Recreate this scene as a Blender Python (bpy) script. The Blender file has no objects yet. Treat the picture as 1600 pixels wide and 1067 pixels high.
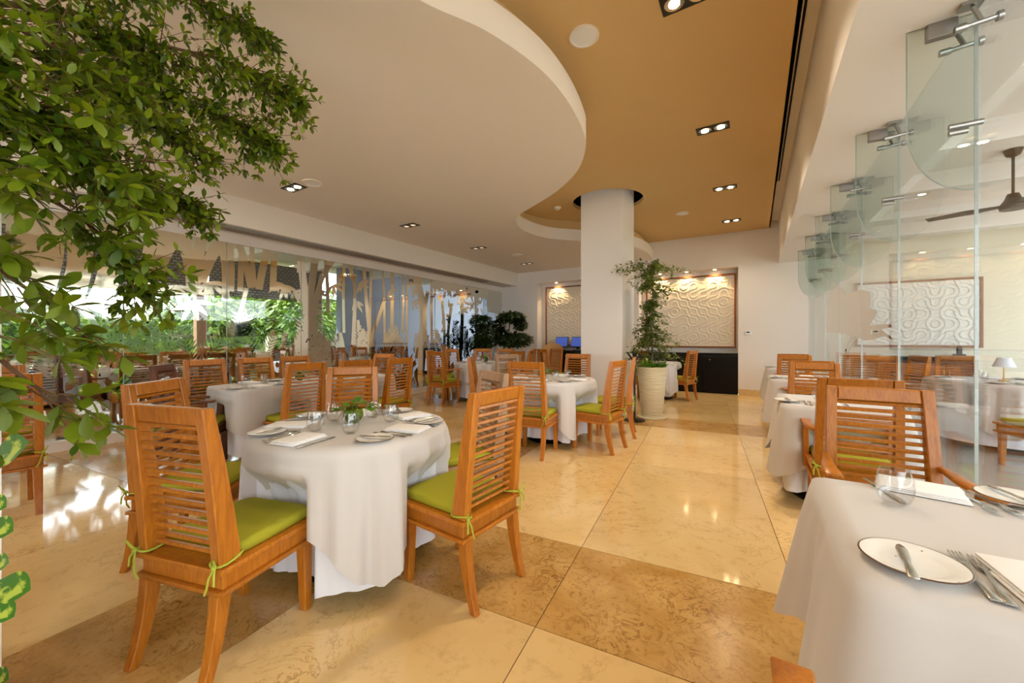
import bpy, bmesh, math, random
from mathutils import Vector, Matrix
from mathutils.geometry import tessellate_polygon
import numpy as np

# ------------------------------------------------------------------ camera, world, sun, exposure
SC = bpy.context.scene
COL = SC.collection
PI = math.pi
FPX, CXP, CYP, HC = 608.0, 800.0, 528.0, 1.25        # focal length in pixels of the 1600x1067 frame
YAW = math.atan(380.0 / 608.0)
cam = bpy.data.cameras.new('camera')
cam.sensor_width = 36.0
cam.lens = FPX / 1600.0 * 36.0
cam.shift_y = -(533.5 - CYP) / 1600.0
cam.clip_start = 0.03
camo = bpy.data.objects.new('camera', cam)
COL.objects.link(camo)
camo.location = (0, 0, HC)
camo.rotation_euler = (PI / 2, 0, YAW)
SC.camera = camo

world = bpy.data.worlds.new('daylight')
SC.world = world
world.use_nodes = True
_wn = world.node_tree.nodes
_wn['Background'].inputs['Color'].default_value = (0.86, 0.93, 1.0, 1)
_wn['Background'].inputs['Strength'].default_value = 6.6

_sun = bpy.data.lights.new('sun', 'SUN')
_sun.energy = 5.0
_sun.angle = math.radians(2)
_sun.color = (1.0, 0.95, 0.85)
_suno = bpy.data.objects.new('sun', _sun)
COL.objects.link(_suno)
_suno.rotation_euler = (math.radians(25), math.radians(-38), 0)

SC.view_settings.view_transform = 'Standard'
SC.view_settings.look = 'None'
SC.view_settings.exposure = 0.25
SC.view_settings.gamma = 1.0
SC.view_settings.use_curve_mapping = False
SC.cycles.max_bounces = 8
SC.cycles.diffuse_bounces = 4
SC.cycles.glossy_bounces = 4
SC.cycles.transparent_max_bounces = 20
SC.cycles.adaptive_threshold = 0.035
SC.cycles.sample_clamp_indirect = 6.0
SC.cycles.caustics_reflective = False
SC.cycles.caustics_refractive = False

CEIL_SPOT_W = 112.0
NICHE_SPOT_W = 26.0

FW = (-math.sin(YAW), math.cos(YAW))
RW = (math.cos(YAW), math.sin(YAW))


def P(px, py, z=0.0):
    """point at height z that the photograph shows at a pixel"""
    d = FPX * (HC - z) / (py - CYP)
    l = (px - CXP) / FPX * d
    return (d * FW[0] + l * RW[0], d * FW[1] + l * RW[1])


def P3(px, py, d):
    l = (px - CXP) / FPX * d
    return Vector((d * FW[0] + l * RW[0], d * FW[1] + l * RW[1], HC + (CYP - py) / FPX * d))


def onX(px, py, X):
    """(y, z) on the plane x = X"""
    q = (px - CXP) / FPX
    y = X * (q * FW[0] - RW[0]) / (RW[1] - q * FW[1])
    d = X * FW[0] + y * FW[1]
    return (y, HC + (CYP - py) / FPX * d)


# ------------------------------------------------------------------ materials
MATS = {}


def srgb(r, g, b):
    def f(c):
        c /= 255.0
        return c / 12.92 if c <= 0.04045 else ((c + 0.055) / 1.055) ** 2.4
    return (f(r), f(g), f(b), 1.0)


def mat(name, col, rough=0.5, metal=0.0, spec=0.5, **kw):
    m = bpy.data.materials.new(name)
    m.use_nodes = True
    b = m.node_tree.nodes['Principled BSDF']
    b.inputs['Base Color'].default_value = col
    b.inputs['Roughness'].default_value = rough
    b.inputs['Metallic'].default_value = metal
    b.inputs['Specular IOR Level'].default_value = spec
    for k, v in kw.items():
        b.inputs[k].default_value = v
    MATS[name] = m
    return m


def nodes(m):
    return m.node_tree.nodes, m.node_tree.links, m.node_tree.nodes['Principled BSDF']


def ramp(N, pts):
    r = N.new('ShaderNodeValToRGB')
    e = r.color_ramp.elements
    while len(e) < len(pts):
        e.new(0.5)
    for i, (p, c) in enumerate(pts):
        e[i].position = p
        e[i].color = c
    return r


def noise_bump(m, scale, strength, dist=0.002, coord='Object', detail=3):
    N, L, b = nodes(m)
    tc = N.new('ShaderNodeTexCoord')
    n = N.new('ShaderNodeTexNoise')
    n.inputs['Scale'].default_value = scale
    n.inputs['Detail'].default_value = detail
    L.new(tc.outputs[coord], n.inputs['Vector'])
    bp = N.new('ShaderNodeBump')
    bp.inputs['Strength'].default_value = strength
    bp.inputs['Distance'].default_value = dist
    L.new(n.outputs['Fac'], bp.inputs['Height'])
    L.new(bp.outputs['Normal'], b.inputs['Normal'])


def wood(name, c1, c2, rough=0.32, vary=0.35):
    m = mat(name, c1, rough, spec=0.5)
    N, L, b = nodes(m)
    tc = N.new('ShaderNodeTexCoord')
    oi = N.new('ShaderNodeObjectInfo')
    add = N.new('ShaderNodeVectorMath'); add.operation = 'ADD'
    cmb = N.new('ShaderNodeCombineXYZ')
    mul = N.new('ShaderNodeMath'); mul.operation = 'MULTIPLY'; mul.inputs[1].default_value = 37.0
    L.new(oi.outputs['Random'], mul.inputs[0])
    L.new(mul.outputs[0], cmb.inputs['X']); L.new(mul.outputs[0], cmb.inputs['Z'])
    L.new(tc.outputs['Object'], add.inputs[0]); L.new(cmb.outputs[0], add.inputs[1])
    mp = N.new('ShaderNodeMapping'); mp.inputs['Scale'].default_value = (9, 9, 1.3)
    L.new(add.outputs[0], mp.inputs['Vector'])
    n = N.new('ShaderNodeTexNoise'); n.inputs['Scale'].default_value = 6; n.inputs['Detail'].default_value = 6
    n.inputs['Distortion'].default_value = 1.2
    L.new(mp.outputs[0], n.inputs['Vector'])
    r = ramp(N, [(0.3, c2), (0.68, c1)])
    L.new(n.outputs['Fac'], r.inputs['Fac'])
    hsv = N.new('ShaderNodeHueSaturation')
    mr = N.new('ShaderNodeMapRange')
    mr.inputs['To Min'].default_value = 1 - vary / 2; mr.inputs['To Max'].default_value = 1 + vary / 2
    L.new(oi.outputs['Random'], mr.inputs['Value'])
    L.new(mr.outputs[0], hsv.inputs['Value'])
    L.new(r.outputs['Color'], hsv.inputs['Color'])
    L.new(hsv.outputs['Color'], b.inputs['Base Color'])
    return m


def marble(name, base, light, vein, scale, veinw, rough, detail_scale, fleck=0.15):
    m = mat(name, base, rough, spec=0.5)
    N, L, b = nodes(m)
    tc = N.new('ShaderNodeTexCoord')
    geo = N.new('ShaderNodeNewGeometry')
    oi = N.new('ShaderNodeObjectInfo')
    add = N.new('ShaderNodeVectorMath'); add.operation = 'ADD'
    cmb = N.new('ShaderNodeCombineXYZ')
    mul = N.new('ShaderNodeMath'); mul.operation = 'MULTIPLY'; mul.inputs[1].default_value = 53.0
    L.new(oi.outputs['Random'], mul.inputs[0])
    L.new(mul.outputs[0], cmb.inputs['Z'])
    L.new(geo.outputs['Position'], add.inputs[0]); L.new(cmb.outputs[0], add.inputs[1])
    n1 = N.new('ShaderNodeTexNoise'); n1.inputs['Scale'].default_value = scale; n1.inputs['Detail'].default_value = 7
    n1.inputs['Distortion'].default_value = 0.6
    L.new(add.outputs[0], n1.inputs['Vector'])
    r1 = ramp(N, [(0.3, base), (0.7, light)])
    L.new(n1.outputs['Fac'], r1.inputs['Fac'])
    n2 = N.new('ShaderNodeTexNoise'); n2.inputs['Scale'].default_value = detail_scale; n2.inputs['Detail'].default_value = 8
    n2.inputs['Distortion'].default_value = 1.6; n2.inputs['Roughness'].default_value = 0.62
    L.new(add.outputs[0], n2.inputs['Vector'])
    r2 = ramp(N, [(0.5 - veinw, (0, 0, 0, 1)), (0.5, (1, 1, 1, 1)), (0.5 + veinw, (0, 0, 0, 1))])
    L.new(n2.outputs['Fac'], r2.inputs['Fac'])
    n3 = N.new('ShaderNodeTexNoise'); n3.inputs['Scale'].default_value = scale * 0.9
    L.new(add.outputs[0], n3.inputs['Vector'])
    r3 = ramp(N, [(0.38, (0, 0, 0, 1)), (0.66, (0.85, 0.85, 0.85, 1))])
    L.new(n3.outputs['Fac'], r3.inputs['Fac'])
    mm = N.new('ShaderNodeMath'); mm.operation = 'MULTIPLY'
    L.new(r2.outputs['Color'], mm.inputs[0]); L.new(r3.outputs['Color'], mm.inputs[1])
    mix = N.new('ShaderNodeMix'); mix.data_type = 'RGBA'
    L.new(mm.outputs[0], mix.inputs['Factor'])
    L.new(r1.outputs['Color'], mix.inputs['A']); mix.inputs['B'].default_value = vein
    n4 = N.new('ShaderNodeTexNoise'); n4.inputs['Scale'].default_value = detail_scale * 4.5; n4.inputs['Detail'].default_value = 9; n4.inputs['Roughness'].default_value = 0.7
    L.new(add.outputs[0], n4.inputs['Vector'])
    r4 = ramp(N, [(0.53, (0, 0, 0, 1)), (0.72, (fleck, fleck, fleck, 1))])
    L.new(n4.outputs['Fac'], r4.inputs['Fac'])
    mix2 = N.new('ShaderNodeMix'); mix2.data_type = 'RGBA'
    L.new(r4.outputs['Color'], mix2.inputs['Factor']); L.new(mix.outputs['Result'], mix2.inputs['A']); mix2.inputs['B'].default_value = vein
    mix = mix2
    hsv = N.new('ShaderNodeHueSaturation')
    mr = N.new('ShaderNodeMapRange'); mr.inputs['To Min'].default_value = 0.90; mr.inputs['To Max'].default_value = 1.06
    L.new(oi.outputs['Random'], mr.inputs['Value']); L.new(mr.outputs[0], hsv.inputs['Value'])
    L.new(mix.outputs['Result'], hsv.inputs['Color'])
    L.new(hsv.outputs['Color'], b.inputs['Base Color'])
    return m


def thin_glass(name, tint, extra=0.0):
    m = bpy.data.materials.new(name)
    m.use_nodes = True
    N, L = m.node_tree.nodes, m.node_tree.links
    N.remove(N['Principled BSDF'])
    out = N['Material Output']
    tr = N.new('ShaderNodeBsdfTransparent'); tr.inputs['Color'].default_value = tint
    gl = N.new('ShaderNodeBsdfGlossy'); gl.inputs['Roughness'].default_value = 0.0
    lw = N.new('ShaderNodeLayerWeight'); lw.inputs['Blend'].default_value = 0.5
    pw = N.new('ShaderNodeMath'); pw.operation = 'POWER'; pw.inputs[1].default_value = 5.0
    L.new(lw.outputs['Facing'], pw.inputs[0])
    fr = N.new('ShaderNodeMath'); fr.operation = 'MULTIPLY_ADD'; fr.inputs[1].default_value = 0.92; fr.inputs[2].default_value = 0.03
    L.new(pw.outputs[0], fr.inputs[0])
    ad = N.new('ShaderNodeMath'); ad.operation = 'ADD'; ad.inputs[1].default_value = extra; ad.use_clamp = True
    mx = N.new('ShaderNodeMixShader')
    L.new(fr.outputs[0], ad.inputs[0]); L.new(ad.outputs[0], mx.inputs['Fac'])
    L.new(tr.outputs[0], mx.inputs[1]); L.new(gl.outputs[0], mx.inputs[2])
    L.new(mx.outputs[0], out.inputs['Surface'])
    MATS[name] = m
    return m


def emit(name, col, s):
    m = bpy.data.materials.new(name)
    m.use_nodes = True
    b = m.node_tree.nodes['Principled BSDF']
    b.inputs['Base Color'].default_value = col
    b.inputs['Emission Color'].default_value = col
    b.inputs['Emission Strength'].default_value = s
    MATS[name] = m
    return m


def leafmat(name, c1, c2, rough=0.38):
    m = mat(name, c1, rough, spec=0.5)
    N, L, b = nodes(m)
    geo = N.new('ShaderNodeNewGeometry')
    r = ramp(N, [(0.0, c2), (1.0, c1)])
    L.new(geo.outputs['Random Per Island'], r.inputs['Fac'])
    oi = N.new('ShaderNodeObjectInfo')
    hsv = N.new('ShaderNodeHueSaturation')
    mr = N.new('ShaderNodeMapRange'); mr.inputs['To Min'].default_value = 0.75; mr.inputs['To Max'].default_value = 1.25
    L.new(oi.outputs['Random'], mr.inputs['Value']); L.new(mr.outputs[0], hsv.inputs['Value'])
    L.new(r.outputs['Color'], hsv.inputs['Color'])
    L.new(hsv.outputs['Color'], b.inputs['Base Color'])
    # light passes through the blade
    N2 = m.node_tree.nodes; out = N2['Material Output']
    tl = N.new('ShaderNodeBsdfTranslucent'); L.new(hsv.outputs['Color'], tl.inputs['Color'])
    mx = N.new('ShaderNodeMixShader'); mx.inputs['Fac'].default_value = 0.3
    L.new(b.outputs[0], mx.inputs[1]); L.new(tl.outputs[0], mx.inputs[2]); L.new(mx.outputs[0], out.inputs['Surface'])
    return m


wood('wood', srgb(194, 120, 35), srgb(164, 94, 23), 0.28, 0.28)
wood('wood_dark', srgb(120, 66, 34), srgb(80, 42, 22), 0.4)
wood('wood_pale', srgb(186, 146, 112), srgb(150, 114, 84), 0.45)
m = mat('cushion', srgb(164, 160, 44), 0.85, spec=0.2); noise_bump(m, 350, 0.25, 0.001)
m = mat('tie', srgb(176, 186, 70), 0.85, spec=0.2)
m = mat('cloth', srgb(208, 202, 198), 0.75, spec=0.25, **{'Sheen Weight': 0.15}); noise_bump(m, 9, 0.12, 0.01)
m = mat('cloth_white', srgb(232, 233, 240), 0.7, spec=0.25); noise_bump(m, 9, 0.12, 0.01)
mat('napkin', srgb(248, 246, 246), 0.8, spec=0.2)
marble('marble_light', srgb(226, 188, 124), srgb(240, 209, 150), srgb(150, 98, 38), 1.3, 0.009, 0.08, 2.8, 0.3)
marble('marble_dark', srgb(186, 140, 70), srgb(212, 170, 104), srgb(122, 78, 24), 4.0, 0.03, 0.2, 8.0, 0.7)
mat('grout', srgb(120, 84, 46), 0.8)
m = mat('ceiling_white', srgb(240, 231, 219), 0.9, spec=0.1)
m = mat('ceiling_gold', srgb(222, 188, 132), 0.85, spec=0.15)
m = mat('plaster', srgb(238, 230, 222), 0.88, spec=0.15); noise_bump(m, 60, 0.08, 0.003)
m = mat('soffit_white', srgb(242, 237, 232), 0.9, spec=0.1)
m = mat('black_lacquer', srgb(14, 11, 10), 0.42, spec=0.2)
mat('black_metal', srgb(22, 22, 23), 0.45)
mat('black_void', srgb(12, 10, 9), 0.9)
m = mat('relief_plaster', srgb(240, 228, 208), 0.8, spec=0.2)
m = mat('relief_cool', srgb(240, 240, 236), 0.8, spec=0.2)
wood('frame_wood', srgb(150, 84, 40), srgb(118, 62, 26), 0.4, 0.1)
thin_glass('glass_left', (0.975, 0.985, 0.975, 1), 0.02)
thin_glass('glass_right', (0.965, 0.98, 0.97, 1), 0.03)
thin_glass('glass_fin', (0.90, 0.945, 0.925, 1), 0.02)
thin_glass('glassware', (0.97, 0.975, 0.98, 1), 0.03)
thin_glass('glass_green', (0.40, 0.52, 0.10, 1), 0.03)
mat('film', (0.80, 0.79, 0.70, 1), 0.04, 1.0)
mat('film_right', (0.66, 0.62, 0.54, 1), 0.03, 1.0)
mat('steel', (0.62, 0.61, 0.58, 1), 0.22, 1.0)
mat('steel_brushed', (0.40, 0.39, 0.37, 1), 0.35, 1.0)
mat('brass', (0.70, 0.48, 0.20, 1), 0.3, 1.0)
mat('glass_edge', srgb(176, 188, 186), 0.25)
emit('lamp_on', (1.0, 0.78, 0.45, 1), 60)
emit('lamp_low', (1.0, 0.82, 0.6, 1), 0.5)
mat('rim_brown', srgb(92, 60, 40), 0.35)
m = mat('ceramic', srgb(244, 242, 238), 0.12, spec=0.5)
N, L, b = nodes(m)
tc = N.new('ShaderNodeTexCoord'); vo = N.new('ShaderNodeTexVoronoi'); vo.inputs['Scale'].default_value = 34
L.new(tc.outputs['Object'], vo.inputs['Vector'])
r = ramp(N, [(0.05, srgb(110, 84, 66)), (0.09, srgb(244, 242, 238))]); L.new(vo.outputs['Distance'], r.inputs['Fac'])
L.new(r.outputs['Color'], b.inputs['Base Color'])
mat('pot_cream', srgb(222, 208, 176), 0.7)
mat('soil', srgb(60, 42, 28), 0.95)
mat('bark', srgb(104, 74, 50), 0.85)
mat('bark_grey', srgb(128, 112, 96), 0.85)
leafmat('leaf_front', srgb(132, 150, 26), srgb(58, 86, 14))
leafmat('leaf_tree', srgb(156, 170, 76), srgb(88, 116, 38))
leafmat('leaf_dark', srgb(62, 90, 26), srgb(24, 46, 12))
leafmat('leaf_bright', srgb(130, 180, 40), srgb(80, 140, 24))
leafmat('leaf_garden', srgb(112, 140, 28), srgb(54, 82, 14))
leafmat('leaf_brown', srgb(150, 84, 34), srgb(120, 60, 24), 0.7)
m = mat('leaf_pothos', srgb(70, 120, 24), 0.25)
N, L, b = nodes(m)
tc = N.new('ShaderNodeTexCoord'); nz = N.new('ShaderNodeTexNoise'); nz.inputs['Scale'].default_value = 2.2; nz.inputs['Detail'].default_value = 4
L.new(tc.outputs['Object'], nz.inputs['Vector'])
r = ramp(N, [(0.52, srgb(58, 112, 22)), (0.60, srgb(176, 190, 70))]); L.new(nz.outputs['Fac'], r.inputs['Fac'])
L.new(r.outputs['Color'], b.inputs['Base Color'])
emit('screen_blue', srgb(66, 90, 180), 0.45)
mat('plastic_white', srgb(240, 240, 238), 0.4)
mat('plastic_black', srgb(26, 26, 28), 0.4)
mat('fan_brown', srgb(58, 44, 36), 0.45)
m = mat('patio_tile', srgb(112, 102, 92), 0.3)
m = mat('room_tile', srgb(176, 172, 166), 0.15)
m = mat('woven', srgb(132, 128, 124), 0.9)
N, L, b = nodes(m)
tc = N.new('ShaderNodeTexCoord'); br = N.new('ShaderNodeTexBrick')
br.inputs['Scale'].default_value = 1.0; br.inputs['Brick Width'].default_value = 0.10; br.inputs['Row Height'].default_value = 0.06
br.inputs['Mortar Size'].default_value = 0.012
br.inputs['Color1'].default_value = srgb(150, 146, 140); br.inputs['Color2'].default_value = srgb(128, 124, 120); br.inputs['Mortar'].default_value = srgb(76, 74, 70)
sp = N.new('ShaderNodeSeparateXYZ'); cb = N.new('ShaderNodeCombineXYZ')
L.new(tc.outputs['Object'], sp.inputs[0]); L.new(sp.outputs['Y'], cb.inputs['X']); L.new(sp.outputs['Z'], cb.inputs['Y'])
L.new(cb.outputs[0], br.inputs['Vector']); L.new(br.outputs['Color'], b.inputs['Base Color'])
m = mat('lawn', srgb(46, 60, 26), 0.9)
mat('paving', srgb(226, 214, 196), 0.8)  # kept pale so the added ground outside throws daylight up
mat('hedge_core', srgb(36, 54, 18), 0.95)
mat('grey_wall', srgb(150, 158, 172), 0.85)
mat('cream_paint', srgb(232, 226, 206), 0.85)
mat('lamp_shade', srgb(236, 236, 244), 0.6)
m = mat('rattan', srgb(196, 152, 96), 0.7)


# ------------------------------------------------------------------ mesh helpers
class MB:
    def __init__(s):
        s.v = []; s.f = []

    def add(s, vs, fs):
        o = len(s.v)
        s.v += [tuple(p) for p in vs]
        s.f += [tuple(i + o for i in q) for q in fs]
        return s

    def box(s, x0, x1, y0, y1, z0, z1):
        return s.add([(x0, y0, z0), (x1, y0, z0), (x1, y1, z0), (x0, y1, z0), (x0, y0, z1), (x1, y0, z1), (x1, y1, z1), (x0, y1, z1)],
                     [(0, 3, 2, 1), (4, 5, 6, 7), (0, 1, 5, 4), (1, 2, 6, 5), (2, 3, 7, 6), (3, 0, 4, 7)])

    def loft(s, secs, close_ring=True, caps=True):
        n = len(secs[0]); vs = []; fs = []
        for q in secs: vs += list(q)
        m = n if close_ring else n - 1
        for i in range(len(secs) - 1):
            for j in range(m):
                a = i * n + j; b2 = i * n + (j + 1) % n
                fs.append((a, b2, b2 + n, a + n))
        if caps:
            fs.append(tuple(reversed(range(n))))
            fs.append(tuple(range((len(secs) - 1) * n, len(secs) * n)))
        return s.add(vs, fs)

    def tube(s, pts, r, n=8, r1=None):
        pts = [Vector(p) for p in pts]
        secs = []
        up = Vector((0, 0, 1))
        for i, p in enumerate(pts):
            t = (pts[min(i + 1, len(pts) - 1)] - pts[max(i - 1, 0)])
            if t.length < 1e-9: t = Vector((0, 0, 1))
            t.normalize()
            a = t.cross(up)
            if a.length < 1e-3: a = t.cross(Vector((0, 1, 0)))
            a.normalize(); b2 = a.cross(t)
            rr = r if r1 is None else r + (r1 - r) * i / (len(pts) - 1)
            if isinstance(r, (list, tuple)): rr = r[i]
            secs.append([p + (a * math.cos(k * 2 * PI / n) + b2 * math.sin(k * 2 * PI / n)) * rr for k in range(n)])
        return s.loft(secs)

    def lathe(s, prof, n=24, c=(0, 0, 0)):
        vs = []; fs = []
        for (r, z) in prof:
            for k in range(n):
                a = 2 * PI * k / n
                vs.append((c[0] + r * math.cos(a), c[1] + r * math.sin(a), c[2] + z))
        for i in range(len(prof) - 1):
            for k in range(n):
                a = i * n + k; b2 = i * n + (k + 1) % n
                fs.append((a, b2, b2 + n, a + n))
        return s.add(vs, fs)

    def disc(s, r, z, n=24, c=(0, 0), flip=False):
        vs = [(c[0] + r * math.cos(2 * PI * k / n), c[1] + r * math.sin(2 * PI * k / n), z) for k in range(n)]
        ids = tuple(range(n))
        return s.add(vs, [ids[::-1] if flip else ids])

    def prism(s, poly, z0, z1):
        n = len(poly)
        vs = [(x, y, z0) for x, y in poly] + [(x, y, z1) for x, y in poly]
        fs = [tuple(range(n))[::-1], tuple(range(n, 2 * n))]
        fs += [(i, (i + 1) % n, (i + 1) % n + n, i + n) for i in range(n)]
        return s.add(vs, fs)

    def mesh(s, name, smooth=None, bevel=0.0, seg=1):
        me = bpy.data.meshes.new(name)
        me.from_pydata(s.v, [], s.f)
        bm = bmesh.new(); bm.from_mesh(me)
        bmesh.ops.recalc_face_normals(bm, faces=bm.faces)
        if bevel:
            es = [e for e in bm.edges if len(e.link_faces) == 2 and e.calc_face_angle(0) > 0.5]
            bmesh.ops.bevel(bm, geom=es, offset=bevel, segments=seg, profile=0.6, affect='EDGES', clamp_overlap=True)
        bm.to_mesh(me); bm.free()
        if smooth is not None:
            for p in me.polygons: p.use_smooth = True
            me.set_sharp_from_angle(angle=math.radians(smooth))
        me.update()
        return me

    def build(s, name, material, parent=None, smooth=None, bevel=0.0, seg=1, loc=None):
        return link(name, s.mesh(name, smooth, bevel, seg), material, parent, loc)


def link(name, me, material, parent=None, loc=None, rotz=0):
    if material is not None and not me.materials:
        me.materials.append(MATS[material] if isinstance(material, str) else material)
    o = bpy.data.objects.new(name, me)
    COL.objects.link(o)
    if parent is not None: o.parent = parent
    if loc is not None: o.location = loc
    if rotz: o.rotation_euler = (0, 0, rotz)
    return o


def tag(o, label, cat, group=None):
    o['label'] = label; o['category'] = cat
    if group: o['group'] = group
    return o


def thing(name, label, cat, loc=(0, 0, 0), rotz=0.0, group=None):
    o = bpy.data.objects.new(name, None)
    o.empty_display_size = 0.1
    COL.objects.link(o)
    o.location = loc; o.rotation_euler = (0, 0, rotz)
    return tag(o, label, cat, group)


def struct(name, mb, material, parent=None, smooth=None, label=None):
    o = mb.build(name, material, parent, smooth)
    if parent is None: o['kind'] = 'structure'
    if label: o['label'] = label
    return o


def dup_tree(root, parent=None):
    c = root.copy(); COL.objects.link(c); c.parent = parent
    for ch in root.children: dup_tree(ch, c)
    return c


def catmull(pts, k=8):
    out = []
    n = len(pts)
    for i in range(n - 1):
        p0 = pts[max(i - 1, 0)]; p1 = pts[i]; p2 = pts[i + 1]; p3 = pts[min(i + 2, n - 1)]
        for j in range(k):
            t = j / k
            out.append(tuple(0.5 * (2 * b2 + (c - a) * t + (2 * a - 5 * b2 + 4 * c - d) * t * t + (-a + 3 * b2 - 3 * c + d) * t ** 3)
                             for a, b2, c, d in zip(p0, p1, p2, p3)))
    out.append(tuple(pts[-1]))
    return out


# ------------------------------------------------------------------ room dimensions
XL, XR = -6.52, 0.905          # glass partitions
YB, YR = 9.87, -4.2            # far wall, wall behind the camera
ZW, ZG, ZT, ZS = 3.165, 3.58, 3.72, 2.82

# ---- floor: a bed with marble slabs laid on it, set 5.9 degrees off the walls
FROT = math.radians(5.894)
cf, sf = math.cos(FROT), math.sin(FROT)
floor = struct('floor', MB().box(XL - 0.05, XR + 0.05, YR, YB + 0.1, -0.12, -0.004), 'grout', label='polished cream and amber marble slab floor')
DU = 1.0625


def clip_poly(poly, x0, x1, y0, y1):
    def cut(pl, ins, inter):
        o = []
        for i in range(len(pl)):
            a, b2 = pl[i], pl[(i + 1) % len(pl)]
            if ins(a):
                o.append(a)
                if not ins(b2): o.append(inter(a, b2))
            elif ins(b2): o.append(inter(a, b2))
        return o
    for ax, val, sg in ((0, x0, 1), (0, x1, -1), (1, y0, 1), (1, y1, -1)):
        if not poly: return poly
        def inter(a, b2, ax=ax, val=val):
            t = (val - a[ax]) / (b2[ax] - a[ax])
            return (a[0] + (b2[0] - a[0]) * t, a[1] + (b2[1] - a[1]) * t)
        poly = cut(poly, lambda p, ax=ax, val=val, sg=sg: sg * (p[ax] - val) >= 0, inter)
    return poly


def cuts(seq):
    return list(zip(seq[:-1], seq[1:]))


us = [-9.60 + 0.0, -8.53, -7.47, -6.40, -5.64, -4.58, -3.515, -2.45, -1.712, -0.65, 0.416, 1.48, 2.2]
udark = {(-6.40, -5.64), (-2.45, -1.712)}
vs_ = [-4.6, -3.395, -2.68, -0.92 + 0.0, 0.80 - 1.72 + 1.72, 1.556, 2.272, 4.03, 5.79, 6.506, 8.26, 10.02, 10.8]
vs_ = [-5.15, -3.39, -2.68, -0.92, 0.32, 1.556, 2.272, 4.03, 5.79, 6.506, 8.26, 10.02, 10.8]
vdark = {(-3.39, -2.68), (1.556, 2.272), (5.79, 6.506), (10.02, 10.8)}
gapw = 0.0022
for u0, u1 in cuts(us):
    for v0, v1 in cuts(vs_):
        q = [(u0 + gapw, v0 + gapw), (u1 - gapw, v0 + gapw), (u1 - gapw, v1 - gapw), (u0 + gapw, v1 - gapw)]
        q = [(u * cf - v * sf, u * sf + v * cf) for u, v in q]
        q = clip_poly(q, XL, XR, YR, YB)
        if len(q) < 3: continue
        dark = (u0, u1) in udark or (v0, v1) in vdark
        MB().prism(q, -0.02, 0.0).build('marble_slab', 'marble_dark' if dark else 'marble_light', floor)

# ---- far wall with two niches
wall = MB()
NX = [(-5.31, -3.18), (-2.45, -0.316)]
NT, ND = 2.82, 0.30
edges = [XL - 0.2, -5.31, -3.18, -2.45, -0.316, XR + 0.05]
for i, (a, b2) in enumerate(cuts(edges)):
    if i % 2 == 0: wall.box(a, b2, YB, YB + 0.5, 0, 3.9)
    else:
        wall.box(a, b2, YB, YB + 0.5, NT, 3.9)
        wall.box(a, b2, YB + ND, YB + 0.5, 0, NT)
struct('wall_back', wall, 'plaster', label='pale plaster far wall with two lit niches')
base = MB()
for a, b2 in ((-6.5, -5.31), (-3.18, -2.45), (-0.316, XR - 0.02)): base.box(a, b2, YB - 0.018, YB, 0, 0.13)
struct('baseboard_back', base, 'marble_light', label='cream marble skirting on the far wall')

# wall behind the camera, with an opening added to let daylight in
wr = MB()
wr.box(XL - 0.2, XR + 0.05, YR - 0.2, YR, 2.75, 3.9).box(XL - 0.2, XL + 0.3, YR - 0.2, YR, 0, 2.75).box(-4.2, XR + 0.05, YR - 0.2, YR, 0, 2.75)
struct('wall_rear', wr, 'plaster')

# ---- ceilings
CURVE = [(-1.8, YR), (-1.86, -1.5), (-1.9, 0.3), (-1.82, 1.0), (-1.615, 1.591), (-1.42, 1.98), (-1.30, 2.45), (-1.285, 2.9), (-1.35, 3.4), (-1.45, 3.72),
         (-1.73, 4.18), (-2.2, 4.62), (-2.72, 4.95), (-3.08, 5.17), (-3.33, 5.46), (-3.5, 5.99), (-3.37, 6.7), (-2.95, 7.2),
         (-2.45, 7.72), (-2.15, 8.33), (-2.05, 9.05), (-2.12, YB)]
cpts = catmull(CURVE, 8)
slab = MB()
poly = cpts + [(XL, YB), (XL, YR)]


def poly_slab(name, poly, z0, z1, material, label=None):
    bm = bmesh.new()
    lo = [bm.verts.new((x, y, z0)) for x, y in poly]
    hi = [bm.verts.new((x, y, z1)) for x, y in poly]
    n = len(poly)
    for i in range(n): bm.faces.new((lo[i], lo[(i + 1) % n], hi[(i + 1) % n], hi[i]))
    for tri in tessellate_polygon([[Vector((x, y, 0)) for x, y in poly]]):
        bm.faces.new([lo[i] for i in tri]); bm.faces.new([hi[i] for i in tri])
    bmesh.ops.recalc_face_normals(bm, faces=bm.faces)
    me = bpy.data.meshes.new(name); bm.to_mesh(me); bm.free()
    for p in me.polygons: p.use_smooth = True
    me.set_sharp_from_angle(angle=math.radians(40))
    o = link(name, me, material)
    o['kind'] = 'structure'
    if label: o['label'] = label
    return o


poly_slab('ceiling', poly, ZW, 3.385, 'ceiling_white', 'lowered cream ceiling with a sweeping curved edge')
inset = [(x - 0.16, y) for x, y in cpts]
poly_slab('ceiling_cove', inset + [(XL, YB), (XL, YR)], 3.385, ZG, 'ceiling_gold', 'set-back gold riser above the lowered ceiling')
# gold ceiling with a round hole for the pillar
HOLE = (-2.14, 6.5, 0.585)
GX = 0.27


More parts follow.
